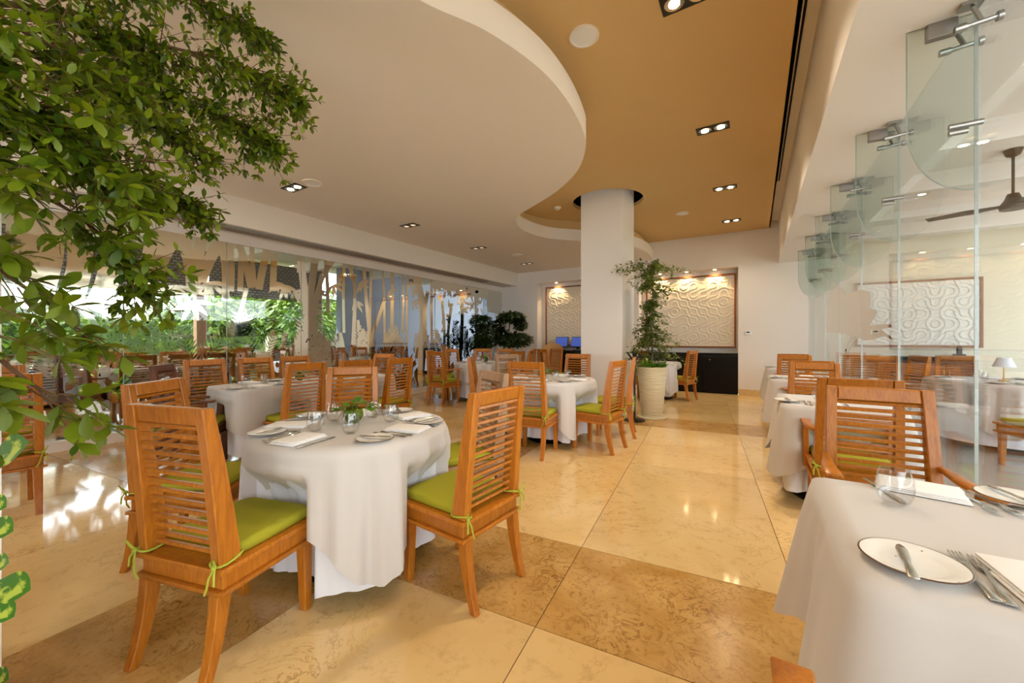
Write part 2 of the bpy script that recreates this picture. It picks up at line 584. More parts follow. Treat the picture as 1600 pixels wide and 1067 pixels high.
def holed(name, x0, x1, y0, y1, hole, z0, z1, material, label):
    cx, cy, r = hole; n = 48
    bm = bmesh.new()
    ring = [(cx + r * math.cos(2 * PI * k / n), cy + r * math.sin(2 * PI * k / n)) for k in range(n)]
    outer = []
    for k in range(n):
        a = 2 * PI * k / n; dx, dy = math.cos(a), math.sin(a)
        t = min(((x1 - cx) / dx if dx > 1e-9 else (x0 - cx) / dx if dx < -1e-9 else 1e9),
                ((y1 - cy) / dy if dy > 1e-9 else (y0 - cy) / dy if dy < -1e-9 else 1e9))
        outer.append((cx + dx * t, cy + dy * t))
    V = {}
    for z in (z0, z1):
        V[z] = ([bm.verts.new((x, y, z)) for x, y in ring], [bm.verts.new((x, y, z)) for x, y in outer])
    corners = [(x0, y0), (x1, y0), (x1, y1), (x0, y1)]
    for z in (z0, z1):
        R_, O_ = V[z]
        for k in range(n):
            k2 = (k + 1) % n
            a, b2 = outer[k], outer[k2]
            extra = [c for c in corners if abs(a[0] - b2[0]) > 1e-6 and abs(a[1] - b2[1]) > 1e-6 and
                     ((abs(c[0] - a[0]) < 1e-6 and abs(c[1] - b2[1]) < 1e-6) or (abs(c[1] - a[1]) < 1e-6 and abs(c[0] - b2[0]) < 1e-6))]
            vsx = [R_[k], O_[k]] + [bm.verts.new((c[0], c[1], z)) for c in extra] + [O_[k2], R_[k2]]
            bm.faces.new(vsx)
    for k in range(n):
        k2 = (k + 1) % n
        bm.faces.new((V[z0][0][k], V[z0][0][k2], V[z1][0][k2], V[z1][0][k]))
    bmesh.ops.recalc_face_normals(bm, faces=bm.faces)
    me = bpy.data.meshes.new(name); bm.to_mesh(me); bm.free()
    o = link(name, me, material); o['kind'] = 'structure'; o['label'] = label
    return o


holed('ceiling_upper', XL, GX, YR, YB, HOLE, ZG, ZG + 0.06, 'ceiling_gold', 'higher gold-painted ceiling with recessed lights')
struct('trim_1', MB().box(GX - 0.02, GX, YR, YB, ZG, ZT), 'ceiling_gold', label='gold edge of the upper ceiling')
struct('ceiling_void', MB().box(-3.2, -1.0, 5.4, 7.6, 3.86, 3.9), 'black_void', label='black sheet standing in for the dark above the pillar opening')  # black colour stands in for the shade inside the opening
struct('ceiling_strip', MB().box(GX, 0.43, YR, YB, ZT, ZT + 0.1), 'ceiling_white')
struct('ceiling_soffit', MB().box(0.41, 1.30, YR, YB + 0.1, ZS, ZT + 0.1), 'soffit_white', label='white bulkhead above the right glass partition')
struct('ceiling_roof', MB().box(XL - 0.3, 1.35, YR - 0.2, YB + 0.5, 3.9, 3.98), 'black_void')
# beam over the left glass
struct('ceiling_beam', MB().box(XL - 0.25, -5.97, YR, YB, 2.777, 3.6), 'soffit_white', label='long white beam above the bamboo glass')
struct('trim_2', MB().box(XL - 0.03, XL + 0.02, YR, YB, 2.64, 2.777), 'plaster', label='white header above the left glass')
struct('trim_3', MB().box(XL - 0.04, XL + 0.04, YR, YB, 0.0, 0.115), 'plaster', label='white sill under the left glass')
# linear grille under the beam
gr = thing('linear_grille', 'long grey linear air grille under the white beam', 'grille', (0, 0, 0))
MB().box(-6.30, -6.06, YR + 0.2, 8.55, 2.768, 2.777).build('grille_frame', 'steel_brushed', gr)
for k in range(5):
    MB().box(-6.285 + k * 0.044, -6.262 + k * 0.044, YR + 0.2, 8.54, 2.752, 2.770).build('bar', 'wood_pale' if k % 2 else 'steel_brushed', gr)
# slot diffuser on the edge of the gold ceiling
sd = thing('slot_diffuser', 'long black linear slot diffuser along the gold ceiling edge', 'diffuser', (0, 0, 0))
MB().box(GX - 0.012, GX + 0.062, YR, 7.41, ZT - 0.004, ZT).build('slot_back', 'black_void', sd)
for xx in (GX + 0.002, GX + 0.03, GX + 0.058):
    MB().box(xx - 0.004, xx + 0.004, YR, 7.41, ZT - 0.02, ZT - 0.003).build('slot_rail', 'ceiling_white', sd)

# ---- pillar
struct('wall_pillar', MB().box(-2.487, -1.79, 6.17, 6.86, 0, 3.86), 'plaster', label='square white plaster pillar rising into the ceiling')
struct('wall_pier', MB().box(-2.6, -2.0, -0.5, 0.186, 0, ZW), 'plaster', label='white pier at the left edge of the picture')

# ------------------------------------------------------------------ downlights
lens_me = MB().lathe([(0.0, 0.0), (0.034, 0.0), (0.036, -0.004)], 16).mesh('lamp_lens', 30)
trim_me = MB().box(-0.165, 0.165, -0.085, 0.085, -0.008, 0.0).mesh('lamp_trim', None, 0.003)
ring_me = MB().lathe([(0.036, -0.009), (0.062, -0.012), (0.066, -0.009), (0.066, -0.004), (0.036, -0.004), (0.036, -0.009)], 20).mesh('lamp_ring', 40)


def downlight(x, y, z, lit, label, watts, group, col=(1.0, 0.83, 0.62), size=120):
    t = thing('downlight', label, 'ceiling light', (x, y, z), 0, group)
    link('trim_plate', trim_me, 'black_metal', t)
    for s in (-1, 1):
        link('reflector_ring', ring_me, 'steel', t, (s * 0.078, 0, 0))
        l = bpy.data.objects.new('lamp', lens_me.copy()); COL.objects.link(l); l.parent = t; l.location = (s * 0.078, 0, -0.0095)
        l.data.materials.clear(); l.data.materials.append(MATS['lamp_on' if lit else 'lamp_low'])
    if watts:
        L_ = bpy.data.lights.new('downlight_beam', 'SPOT')
        L_.energy = watts; L_.spot_size = math.radians(size); L_.spot_blend = 0.7; L_.color = col; L_.shadow_soft_size = 0.09
        lo = bpy.data.objects.new('downlight_beam', L_); COL.objects.link(lo); lo.parent = t; lo.location = (0, 0, -0.04)
    return t


gnames = ['front twin', 'second twin', 'third twin', 'far twin']
for i, y in enumerate((2.893, 4.85, 6.867, 8.85)):
    downlight(-0.40, y, ZG, True, f'{gnames[i]} recessed halogen light in the gold ceiling', CEIL_SPOT_W * (1.0, 1.0, 0.85, 0.45)[i], 'gold ceiling downlights')
for i, y in enumerate((0.9, -1.1)):
    downlight(-0.40, y, ZG, True, f"recessed twin halogen light in the gold ceiling {('just', 'well', 'far')[i]} behind the view", CEIL_SPOT_W * (0.35, 0.2)[i], 'gold ceiling downlights')
for i, y in enumerate((2.73, 4.69, 6.63, 8.69)):
    downlight(-4.98, y, ZW, i == 0, f'{gnames[i]} recessed light in the lowered cream ceiling', (60 if i == 0 else 30), 'cream ceiling downlights')


def disc_thing(name, label, cat, x, y, z, r, mt='ceiling_white', h=0.012):
    t = thing(name, label, cat, (x, y, z))
    MB().lathe([(r, 0), (r, -h), (r * 0.86, -h * 1.3), (r * 0.84, -h * 0.6)], 28).build('rim', mt, t, 40)
    MB().disc(r * 0.85, -h * 0.7, 28, flip=True).build('grille', 'plastic_white', t)
    return t


disc_thing('ceiling_speaker', 'large round cream speaker in the gold ceiling beside the curved edge', 'speaker', -1.12, 2.84, ZG, 0.115)
disc_thing('ceiling_speaker', 'round cream speaker in the gold ceiling right of the pillar', 'speaker', -1.155, 7.845, ZG, 0.115)
x_, y_ = P(488, 285, ZW); disc_thing('ceiling_speaker', 'round speaker in the cream ceiling behind the lit twin light', 'speaker', x_, y_, ZW, 0.115)
x_, y_ = P(808, 398, ZW); disc_thing('ceiling_speaker', 'far round speaker in the cream ceiling left of the pillar', 'speaker', x_, y_, ZW, 0.115)
x_, y_ = P(871, 324, ZG)
t = thing('smoke_detector', 'small round smoke detector on the gold ceiling left of the pillar', 'smoke detector', (x_, y_, ZG))
MB().lathe([(0.065, 0), (0.06, -0.022), (0.035, -0.03), (0.035, -0.045), (0.0, -0.048)], 20).build('body', 'ceiling_white', t, 40)

# ------------------------------------------------------------------ niches: relief panels, cabinets, spots
TN = 22


def relief_mesh(seed_flip, name, mt):
    n = TN; vs = []; fs = []
    for j in range(n + 1):
        for i in range(n + 1):
            u, v = i / n, j / n
            d = 9
            for (cx, cy) in ((0, 0), (1, 1)):
                rr = math.hypot(u - cx, v - cy)
                for R_ in (1 / 3, 2 / 3): d = min(d, abs(rr - R_))
            h = 0.5 + 0.5 * math.cos(min(d / 0.07, 1) * PI)
            vs.append((u - 0.5, -h, v - 0.5))
    for j in range(n):
        for i in range(n):
            a = j * (n + 1) + i
            fs.append((a, a + 1, a + n + 2, a + n + 1))
    m_ = MB().add(vs, fs)
    me = bpy.data.meshes.new(name); me.from_pydata(m_.v, [], m_.f)
    for p in me.polygons: p.use_smooth = True
    me.materials.append(MATS[mt]); me.update()
    return me


RELIEF = {k: relief_mesh(0, 'relief_tile', k) for k in ('relief_plaster', 'relief_cool')}


def relief_panel(label, x0, x1, z0, z1, y, nx, nz, seed, mt='relief_plaster', fw=0.035, depth=0.022):
    rnd = random.Random(seed)
    t = thing('relief_panel', label, 'wall panel', ((x0 + x1) / 2, y, z0), 0, 'carved relief panels')
    w, h = x1 - x0, z1 - z0
    MB().box(-w / 2, w / 2, -0.004, 0.03, 0, h).build('backing', mt, t)
    tw, th = w / nx, h / nz
    for i in range(nx):
        for j in range(nz):
            o = link('relief_tile', RELIEF[mt], None, t, (-w / 2 + (i + 0.5) * tw, -0.006, (j + 0.5) * th))
            o.rotation_euler = (0, rnd.choice((0, PI / 2)), 0)
            sx, sz = (tw, th)
            o.scale = (sx * 0.996, depth * rnd.uniform(0.9, 1.1), sz * 0.996)
    for a in (((-w / 2 - fw, w / 2 + fw), (h, h + fw)), ((-w / 2 - fw, w / 2 + fw), (-fw, 0)), ((-w / 2 - fw, -w / 2), (0, h)), ((w / 2, w / 2 + fw), (0, h))):
        MB().box(a[0][0], a[0][1], -0.035, 0.03, a[1][0], a[1][1]).build('frame', 'frame_wood', t, None, 0.003)
    return t


PY = YB + ND - 0.04
relief_panel('white carved relief panel in the right niche behind the potted tree', -2.30, -0.40, 1.06, 2.68, PY, 9, 8, 5)
relief_panel('white carved relief panel in the left niche above the blue monitors', -5.13, -3.28, 1.06, 2.68, PY, 9, 8, 9)


def cabinet(label, x0, x1):
    t = thing('low_cabinet', label, 'cabinet', ((x0 + x1) / 2, YB + 0.02, 0), 0, 'black niche cabinets')
    w = x1 - x0
    MB().box(-w / 2 + 0.004, w / 2 - 0.004, 0.0, ND - 0.03, 0.0, 0.865).build('body', 'black_lacquer', t)
    MB().box(-w / 2 + 0.004, w / 2 - 0.004, -0.012, ND - 0.03, 0.868, 0.905).build('worktop', 'black_lacquer', t, None, 0.004)
    nd = 3; dw = w / nd
    for i in range(nd):
        d = MB().box(-w / 2 + i * dw + 0.008, -w / 2 + (i + 1) * dw - 0.004, -0.018, -0.001, 0.04, 0.85).build('door', 'black_lacquer', t, None, 0.003)
        MB().lathe([(0.0, 0), (0.012, 0), (0.012, 0.004), (0, 0.004)], 12).build('lock', 'brass', d).matrix_basis = Matrix.Translation((-w / 2 + (i + 0.5) * dw - 0.2, -0.018, 0.76)) @ Matrix.Rotation(PI / 2, 4, 'X')
    return t


cabinet('long black lacquer cabinet under the right relief panel', -2.45, -0.32)
cabinet('black lacquer counter under the left niche with the monitors', -5.30, -3.19)

for nm, (a, b2) in zip(('left', 'right'), ((-5.31, -3.18), (-2.45, -0.316))):
    for k, fx in enumerate((0.25, 0.75) if nm == 'left' else (0.22, 0.5, 0.78)):
        x = a + (b2 - a) * fx
        t = thing('niche_spotlight', f"{('left', 'right' if nm == 'left' else 'middle', 'right')[k]} warm spotlight in the top of the {nm} niche", 'spotlight', (x, YB + 0.14, NT), 0, 'niche spotlights')
        MB().lathe([(0.05, 0), (0.05, -0.008), (0.034, -0.010), (0.034, 0)], 18).build('ring', 'steel', t, 40)
        MB().disc(0.033, -0.006, 16, flip=True).build('lens', 'lamp_on', t)
        L_ = bpy.data.lights.new('niche_beam', 'SPOT'); L_.energy = NICHE_SPOT_W; L_.spot_size = math.radians(115); L_.spot_blend = 0.8
        L_.color = (1.0, 0.70, 0.36); L_.shadow_soft_size = 0.03
        lo = bpy.data.objects.new('niche_beam', L_); COL.objects.link(lo); lo.parent = t; lo.location = (0, -0.03, -0.03)
        lo.rotation_euler = (math.radians(12), 0, 0)

# thermostat
t = thing('thermostat', 'small white thermostat with a dark display on the far wall', 'thermostat', (-0.13, YB, 1.36))
MB().box(-0.06, 0.06, -0.024, 0, -0.045, 0.045).build('case', 'plastic_white', t, None, 0.01, 2)
MB().box(-0.03, 0.03, -0.0265, -0.022, 0.0, 0.028).build('display', 'plastic_black', t)

# monitors
for k, (px, lab) in enumerate(((877, 'left touch monitor with a blue screen on the black counter'), (902, 'right touch monitor with a blue screen beside the pillar'))):
    q = (px - CXP) / FPX; yy = YB + 0.12
    d = yy / (FW[1] + q * RW[1]); xx = d * FW[0] + q * d * RW[0]
    t = thing('touch_monitor', lab, 'monitor', (xx, yy, 0.905), math.radians(-6), 'counter monitors')
    MB().box(-0.11, 0.11, -0.07, 0.07, 0, 0.02).build('foot', 'plastic_black', t, None, 0.005)
    MB().loft([[(-0.035, 0.0, 0.02), (0.035, 0.0, 0.02), (0.035, 0.04, 0.02), (-0.035, 0.04, 0.02)], [(-0.03, 0.02, 0.16), (0.03, 0.02, 0.16), (0.03, 0.05, 0.16), (-0.03, 0.05, 0.16)]]).build('neck', 'plastic_black', t)
    s = MB().box(-0.20, 0.20, -0.02, 0.012, 0.0, 0.29).build('screen_case', 'plastic_black', t, None, 0.006, loc=(0, 0.0, 0.09))
    s.rotation_euler = (math.radians(-14), 0, 0)
    p_ = MB().box(-0.185, 0.185, -0.0225, -0.019, 0.02, 0.275).build('display', 'screen_blue', s)

# ------------------------------------------------------------------ left partition: glass panes with mirrored bamboo film
win1 = thing('window_1', 'floor-to-beam glass partition etched with bamboo silhouettes', 'window', (XL, 0, 0))
win1['kind'] = 'structure'; del win1['category']
seamsL = [-4.0, -2.83, -1.74, -0.655, 0.43, 1.51, 2.60, 3.69, 4.77, 5.85, 6.94, 8.02, 9.10, YB - 0.02]
panesL = []
for y0, y1 in cuts(seamsL):
    p_ = MB().box(-0.006, 0.006, y0 + 0.004, y1 - 0.004, 0.115, 2.66).build('glass_pane', 'glass_left', win1)
    panesL.append((y0, y1, p_))
    MB().box(-0.0065, 0.0065, y0 - 0.0035, y0 + 0.0035, 0.115, 2.66).build('seam', 'glass_edge', win1)

FILM = {}          # pane index -> MB of film pieces (film lies on the room side, x = +0.008)


def pane_of(y):
    for i, (a, b2, _) in enumerate(panesL):
        if a <= y < b2: return i
    return None


def film_poly(pts):
    """flat film piece, outline (y, z); cut along pane seams"""
    pts = list(pts)
    ys = [p[0] for p in pts]
    for i, (a, b2, _) in enumerate(panesL):
        if max(ys) < a or min(ys) > b2: continue
        q = clip_poly(pts, a + 0.006, b2 - 0.006, 0.12, 2.655)
        if len(q) < 3: continue
        mb = FILM.setdefault(i, MB())
        off = 0.0072 + 0.00001 * (len(mb.f) % 60)
        mb.add([(off, y, z) for y, z in q], [tuple(range(len(q)))])


def stalk(pts, w, nodes_=True):
    """bamboo stalk along (y,z) points; w = width"""
    pp = catmull([tuple(p) for p in pts], 5) if len(pts) > 2 else pts
    for i in range(len(pp) - 1):
        (y0, z0), (y1, z1) = pp[i], pp[i + 1]
        dy, dz = y1 - y0, z1 - z0; L_ = math.hypot(dy, dz) or 1
        ny, nz = -dz / L_ * w / 2, dy / L_ * w / 2
        film_poly([(y0 - ny, z0 - nz), (y1 - ny, z1 - nz), (y1 + ny, z1 + nz), (y0 + ny, z0 + nz)])


def leaf_poly(y, z, ang, l, w):
    c, s_ = math.cos(ang), math.sin(ang)
    o = []
    for t, k in ((0, 0), (0.25, 0.8), (0.5, 1), (0.8, 0.5), (1, 0), (0.8, -0.5), (0.5, -1), (0.25, -0.8)):
        a, b2 = t * l, k * w / 2
        o.append((y + a * c - b2 * s_, z + a * s_ + b2 * c))
    film_poly(o)


def pxs(*pp):
    return [onX(x, y, XL) for x, y in pp]


fr = random.Random(4)
STALKS = [  # pixel polylines of the visible stalks, width in metres
    (((205, 480), (232, 420), (250, 345)), 0.20), (((232, 470), (255, 400), (282, 360)), 0.15), (((282, 362), (296, 410), (302, 455)), 0.15), (((303, 455), (308, 410), (316, 366)), 0.13),
    (((312, 440), (330, 400), (348, 372)), 0.14), (((345, 370), (352, 420), (352, 470)), 0.10), (((60, 460), (75, 400), (80, 330)), 0.22), (((110, 470), (125, 410), (120, 340)), 0.2),
    (((150, 480), (170, 430), (175, 350)), 0.2), (((20, 480), (28, 420), (35, 330)), 0.2),
    (((360, 455), (361, 420), (359, 380)), 0.09), (((375, 455), (376, 420), (377, 396)), 0.08), (((392, 450), (383, 410), (372, 380)), 0.10), (((397, 448), (394, 410), (393, 384)), 0.07),
    (((404, 452), (410, 420), (418, 386)), 0.11), (((426, 455), (427, 425), (428, 396)), 0.10), (((445, 520), (440, 580), (436, 640)), 0.10), (((385, 450), (380, 470), (372, 500)), 0.06),
    (((466, 380), (476, 460), (484, 540), (488, 640)), 0.13), (((492, 405), (486, 450), (478, 520), (470, 620)), 0.13), (((503, 430), (494, 470), (488, 520)), 0.09), (((521, 406), (505, 430), (492, 470), (470, 560)), 0.09),
    (((508, 404), (511, 440), (512, 490)), 0.07), (((537, 410), (536, 460), (537, 520)), 0.06), (((545, 412), (554, 450), (552, 520), (546, 630)), 0.08), (((530, 520), (537, 560), (540, 640)), 0.10),
    (((568, 416), (572, 470), (580, 560), (582, 640)), 0.08), (((580, 420), (578, 480), (577, 560)), 0.06), (((601, 468), (590, 500), (579, 540), (578, 630)), 0.08), (((598, 422), (600, 480), (601, 560)), 0.06),
    (((613, 425), (612, 500), (611, 640)), 0.09), (((558, 500), (566, 550), (570, 640)), 0.08),
    (((629, 428), (630, 470), (628, 520)), 0.06), (((637, 429), (635, 500), (636, 620)), 0.07), (((650, 432), (660, 480), (660, 540), (654, 630)), 0.22), (((668, 455), (660, 500), (650, 560)), 0.12), (((674, 436), (674, 500), (676, 620)), 0.09),
    (((690, 470), (694, 520), (692, 600)), 0.10), (((705, 480), (700, 520), (702, 600)), 0.10), (((720, 450), (722, 500), (716, 600)), 0.14), (((742, 455), (744, 520), (740, 600)), 0.12),
]
for pp, w in STALKS:
    stalk(pxs(*pp), w)
# leaf sprays at stalk joints
for (px, py, n_, l_) in ((445, 445, 6, 0.30), (432, 440, 4, 0.25), (458, 455, 4, 0.25), (275, 445, 5, 0.4), (325, 440, 5, 0.38), (300, 470, 5, 0.35), (220, 450, 5, 0.4), (520, 445, 5, 0.25), (528, 430, 3, 0.22), (563, 440, 5, 0.3), (556, 470, 4, 0.28),
                        (545, 430, 3, 0.22), (640, 440, 4, 0.3), (648, 450, 4, 0.3), (645, 470, 4, 0.3), (606, 455, 4, 0.26), (497, 455, 4, 0.2), (655, 425, 5, 0.3), (470, 455, 4, 0.2), (476, 480, 4, 0.2), (110, 460, 5, 0.5), (180, 465, 5, 0.4)):
    y, z = onX(px, py, XL)
    a0 = fr.uniform(-0.5, 0.2)
    for k in range(n_): leaf_poly(y, z, a0 - 0.55 * k + fr.uniform(-.15, .15), l_ * fr.uniform(0.7, 1.1), 0.045 + l_ * 0.06)
# canopy of leaves on the far panes
for k in range(230):
    y = fr.uniform(6.95, 9.8); z = 2.66 - abs(fr.gauss(0, 0.16))
    leaf_poly(y, z, fr.uniform(-PI, 0), fr.uniform(0.10, 0.28), fr.uniform(0.05, 0.1))
for k in range(90):
    leaf_poly(fr.uniform(6.95, 9.8), fr.uniform(1.0, 2.4), fr.uniform(-PI, 0), fr.uniform(0.10, 0.3), fr.uniform(0.05, 0.1))
for a, b2, zz in ((6.95, 8.0, 2.5), (8.03, 9.1, 2.42), (9.11, 9.8, 2.0)):
    film_poly([(a, zz), (b2, zz - 0.05), (b2, 2.65), (a, 2.65)])
# fern fronds standing on the sill line
def frond(y, z, ang, L_, n_=11):
    c, s_ = math.cos(ang), math.sin(ang)
    stalk([(y, z), (y + c * L_ * 0.5, z + s_ * L_ * 0.5), (y + c * L_, z + s_ * L_)], 0.018)
    for k in range(2, n_ + 1):
        t = k / n_
        for sd_ in (-1, 1):
            leaf_poly(y + c * L_ * t, z + s_ * L_ * t, ang + sd_ * 0.75, L_ * 0.42 * (1.1 - 0.75 * t), 0.035)


for y in np.arange(-2.0, 9.6, 0.42):
    for k in range(3):
        frond(y + fr.uniform(-.1, .1), fr.uniform(0.55, 0.9), PI / 2 + fr.uniform(-0.6, 0.6), fr.uniform(0.5, 0.85))
# undergrowth: broken blotches low on the glass
for k in range(520):
    y = fr.uniform(-2.6, 9.8); z = 0.12 + abs(fr.gauss(0, 0.33))
    n_ = fr.randint(5, 8); r0 = fr.uniform(0.03, 0.12)
    if z < 1.2: film_poly([(y + r0 * fr.uniform(0.5, 1.3) * math.cos(2 * PI * j / n_), z + r0 * fr.uniform(0.6, 1.8) * math.sin(2 * PI * j / n_)) for j in range(n_)])
for k in range(150):
    leaf_poly(fr.uniform(-2.6, 9.8), fr.uniform(0.12, 0.8), fr.uniform(0.5, 2.6), fr.uniform(0.15, 0.5), fr.uniform(0.04, 0.09))
for i, mb in FILM.items():
    me = bpy.data.meshes.new('bamboo_film'); me.from_pydata(mb.v, [], mb.f); me.update()
    o = link('bamboo_film', me, 'film', panesL[i][2])
    o['label'] = 'mirrored bamboo silhouette film'

# ------------------------------------------------------------------ right partition: panes, fins, fittings
win2 = thing('window_2', 'frameless glass partition hung with glass fins on steel fittings', 'window', (XR, 0, 0))
win2['kind'] = 'structure'; del win2['category']
seamsR = [-3.17, -1.98, -0.79, 0.40, 1.59, 2.78, 3.97, 5.16, 6.35, 7.54, 8.73, YB - 0.01]
panesR = []
for y0, y1 in cuts(seamsR):
    p_ = MB().box(-0.006, 0.006, y0 + 0.004, y1 - 0.004, 0.01, ZS - 0.002).build('glass_pane', 'glass_right', win2)
    panesR.append((y0, y1, p_))
fin_poly = [(0.0, 0.0), (0.0, -0.85)]
for k in range(0, 13):
    a = PI * 1.5 - (PI / 2) * k / 12
    fin_poly.append((-0.015 - 0.22 + 0.22 - 0.22 + 0.22 + 0.22 * math.cos(a) * 1.0, -0.85 + 0.34 + 0.34 * math.sin(a)))
fin_poly = [(0.0, 0.0), (0.0, -0.85)] + [(-0.235 * math.sin(t * PI / 2 / 10), -0.85 + 0.36 * (1 - math.cos(t * PI / 2 / 10))) for t in range(1, 11)] + [(-0.235, 0.0)]
fin_me = MB().add([(x, -0.006, z) for x, z in fin_poly] + [(x, 0.006, z) for x, z in fin_poly],
                  [tuple(range(len(fin_poly))), tuple(range(2 * len(fin_poly) - 1, len(fin_poly) - 1, -1))] +
                  [(i, (i + 1) % len(fin_poly), (i + 1) % len(fin_poly) + len(fin_poly), i + len(fin_poly)) for i in range(len(fin_poly))]).mesh('glass_fin')
fin_edge_me = MB().tube([(x, 0, z) for x, z in fin_poly[1:]], 0.0026, 4).mesh('fin_edge')
clamp_me = MB().box(-0.165, -0.055, -0.022, 0.022, -0.075, 0.0).mesh('fin_clamp', None, 0.004)
sp_ = MB()
sp_.tube([(-0.03, 0, -0.02), (0.0, 0, -0.10)], 0.010, 8)
sp_.tube([(-0.07, 0, -0.105), (0.06, 0, -0.095)], 0.011, 10)
sp_.tube([(-0.09, 0, -0.106), (-0.05, 0, -0.104)], 0.017, 10)
sp_.tube([(0.045, 0, -0.097), (0.062, 0, -0.096)], 0.022, 12)
sp_.loft([[(-0.075, -0.03, -0.002), (0.0, -0.03, -0.002), (0.0, 0.03, -0.002), (-0.075, 0.03, -0.002)], [(-0.075, -0.03, -0.016), (0.0, -0.03, -0.016), (0.0, 0.03, -0.016), (-0.075, 0.03, -0.016)]])
spider_me = sp_.mesh('spider_fitting', 35)
rod_me = MB().tube([(-0.085, 0, -0.53), (0.03, 0, -0.53)], 0.014, 10).tube([(-0.085, 0.0, -0.56), (-0.02, 0, -0.56)], 0.014, 10).mesh('patch_fitting', 35)
for y in seamsR[1:-1]:
    f_ = link('glass_fin', fin_me, 'glass_fin', win2, (-0.008, y, ZS))
    link('fin_edge', fin_edge_me, 'glass_edge', f_)
    link('fin_clamp', clamp_me, 'steel_brushed', f_)
    link('patch_fitting', rod_me, 'steel_brushed', f_)
    for dy in (-0.09, 0.09):
        link('spider_fitting', spider_me, 'steel_brushed', win2, (-0.01, y + dy, ZS))
    MB().box(-0.0064, 0.0064, y - 0.0018, y + 0.0018, 0.01, ZS).build('seam', 'glass_edge', win2)
# mirrored leaf silhouette on the right glass
zf = 0.16863
LEAFR = [(300, 150), (370, 240), (430, 215), (520, 193), (570, 205), (600, 225), (600, 300), (590, 365), (620, 370), (665, 395), (640, 450), (590, 525), (700, 512), (800, 515), (808, 540), (700, 560),
         (740, 590), (790, 620), (825, 670), (740, 625), (690, 632), (650, 655), (560, 665), (490, 640), (415, 610), (300, 592), (200, 590), (190, 400), (250, 200)]


def film_right(pl, mt='film_right'):
    poly = [onX(1260 + x * zf, 420 + y * zf, XR) for x, y in pl]
    for i, (a, b2, pobj) in enumerate(panesR):
        bm = bmesh.new()
        vsx = [bm.verts.new((-0.008, y, z)) for y, z in poly]
        bm.faces.new(vsx)
        for co, no in (((0, a + .006, 0), (0, 1, 0)), ((0, b2 - .006, 0), (0, -1, 0))):
            bmesh.ops.bisect_plane(bm, geom=bm.verts[:] + bm.edges[:] + bm.faces[:], plane_co=co, plane_no=no, clear_inner=True)
        if bm.faces:
            bmesh.ops.triangulate(bm, faces=bm.faces[:])
            me = bpy.data.meshes.new('leaf_film'); bm.to_mesh(me)
            link('leaf_film', me, mt, pobj)['label'] = 'mirrored leaf silhouette film'
        bm.free()


film_right(LEAFR)
for st in ([(480, 640), (440, 690), (400, 740), (345, 790), (335, 780), (395, 725), (440, 670), (470, 630)], [(440, 620), (400, 690), (370, 780), (360, 780), (388, 690), (425, 615)]):
    film_right(st)

# ------------------------------------------------------------------ chairs
def quad_sec(x0, x1, y0, y1, z):
    return [(x0, y0, z), (x1, y0, z), (x1, y1, z), (x0, y1, z)]


CH = {}


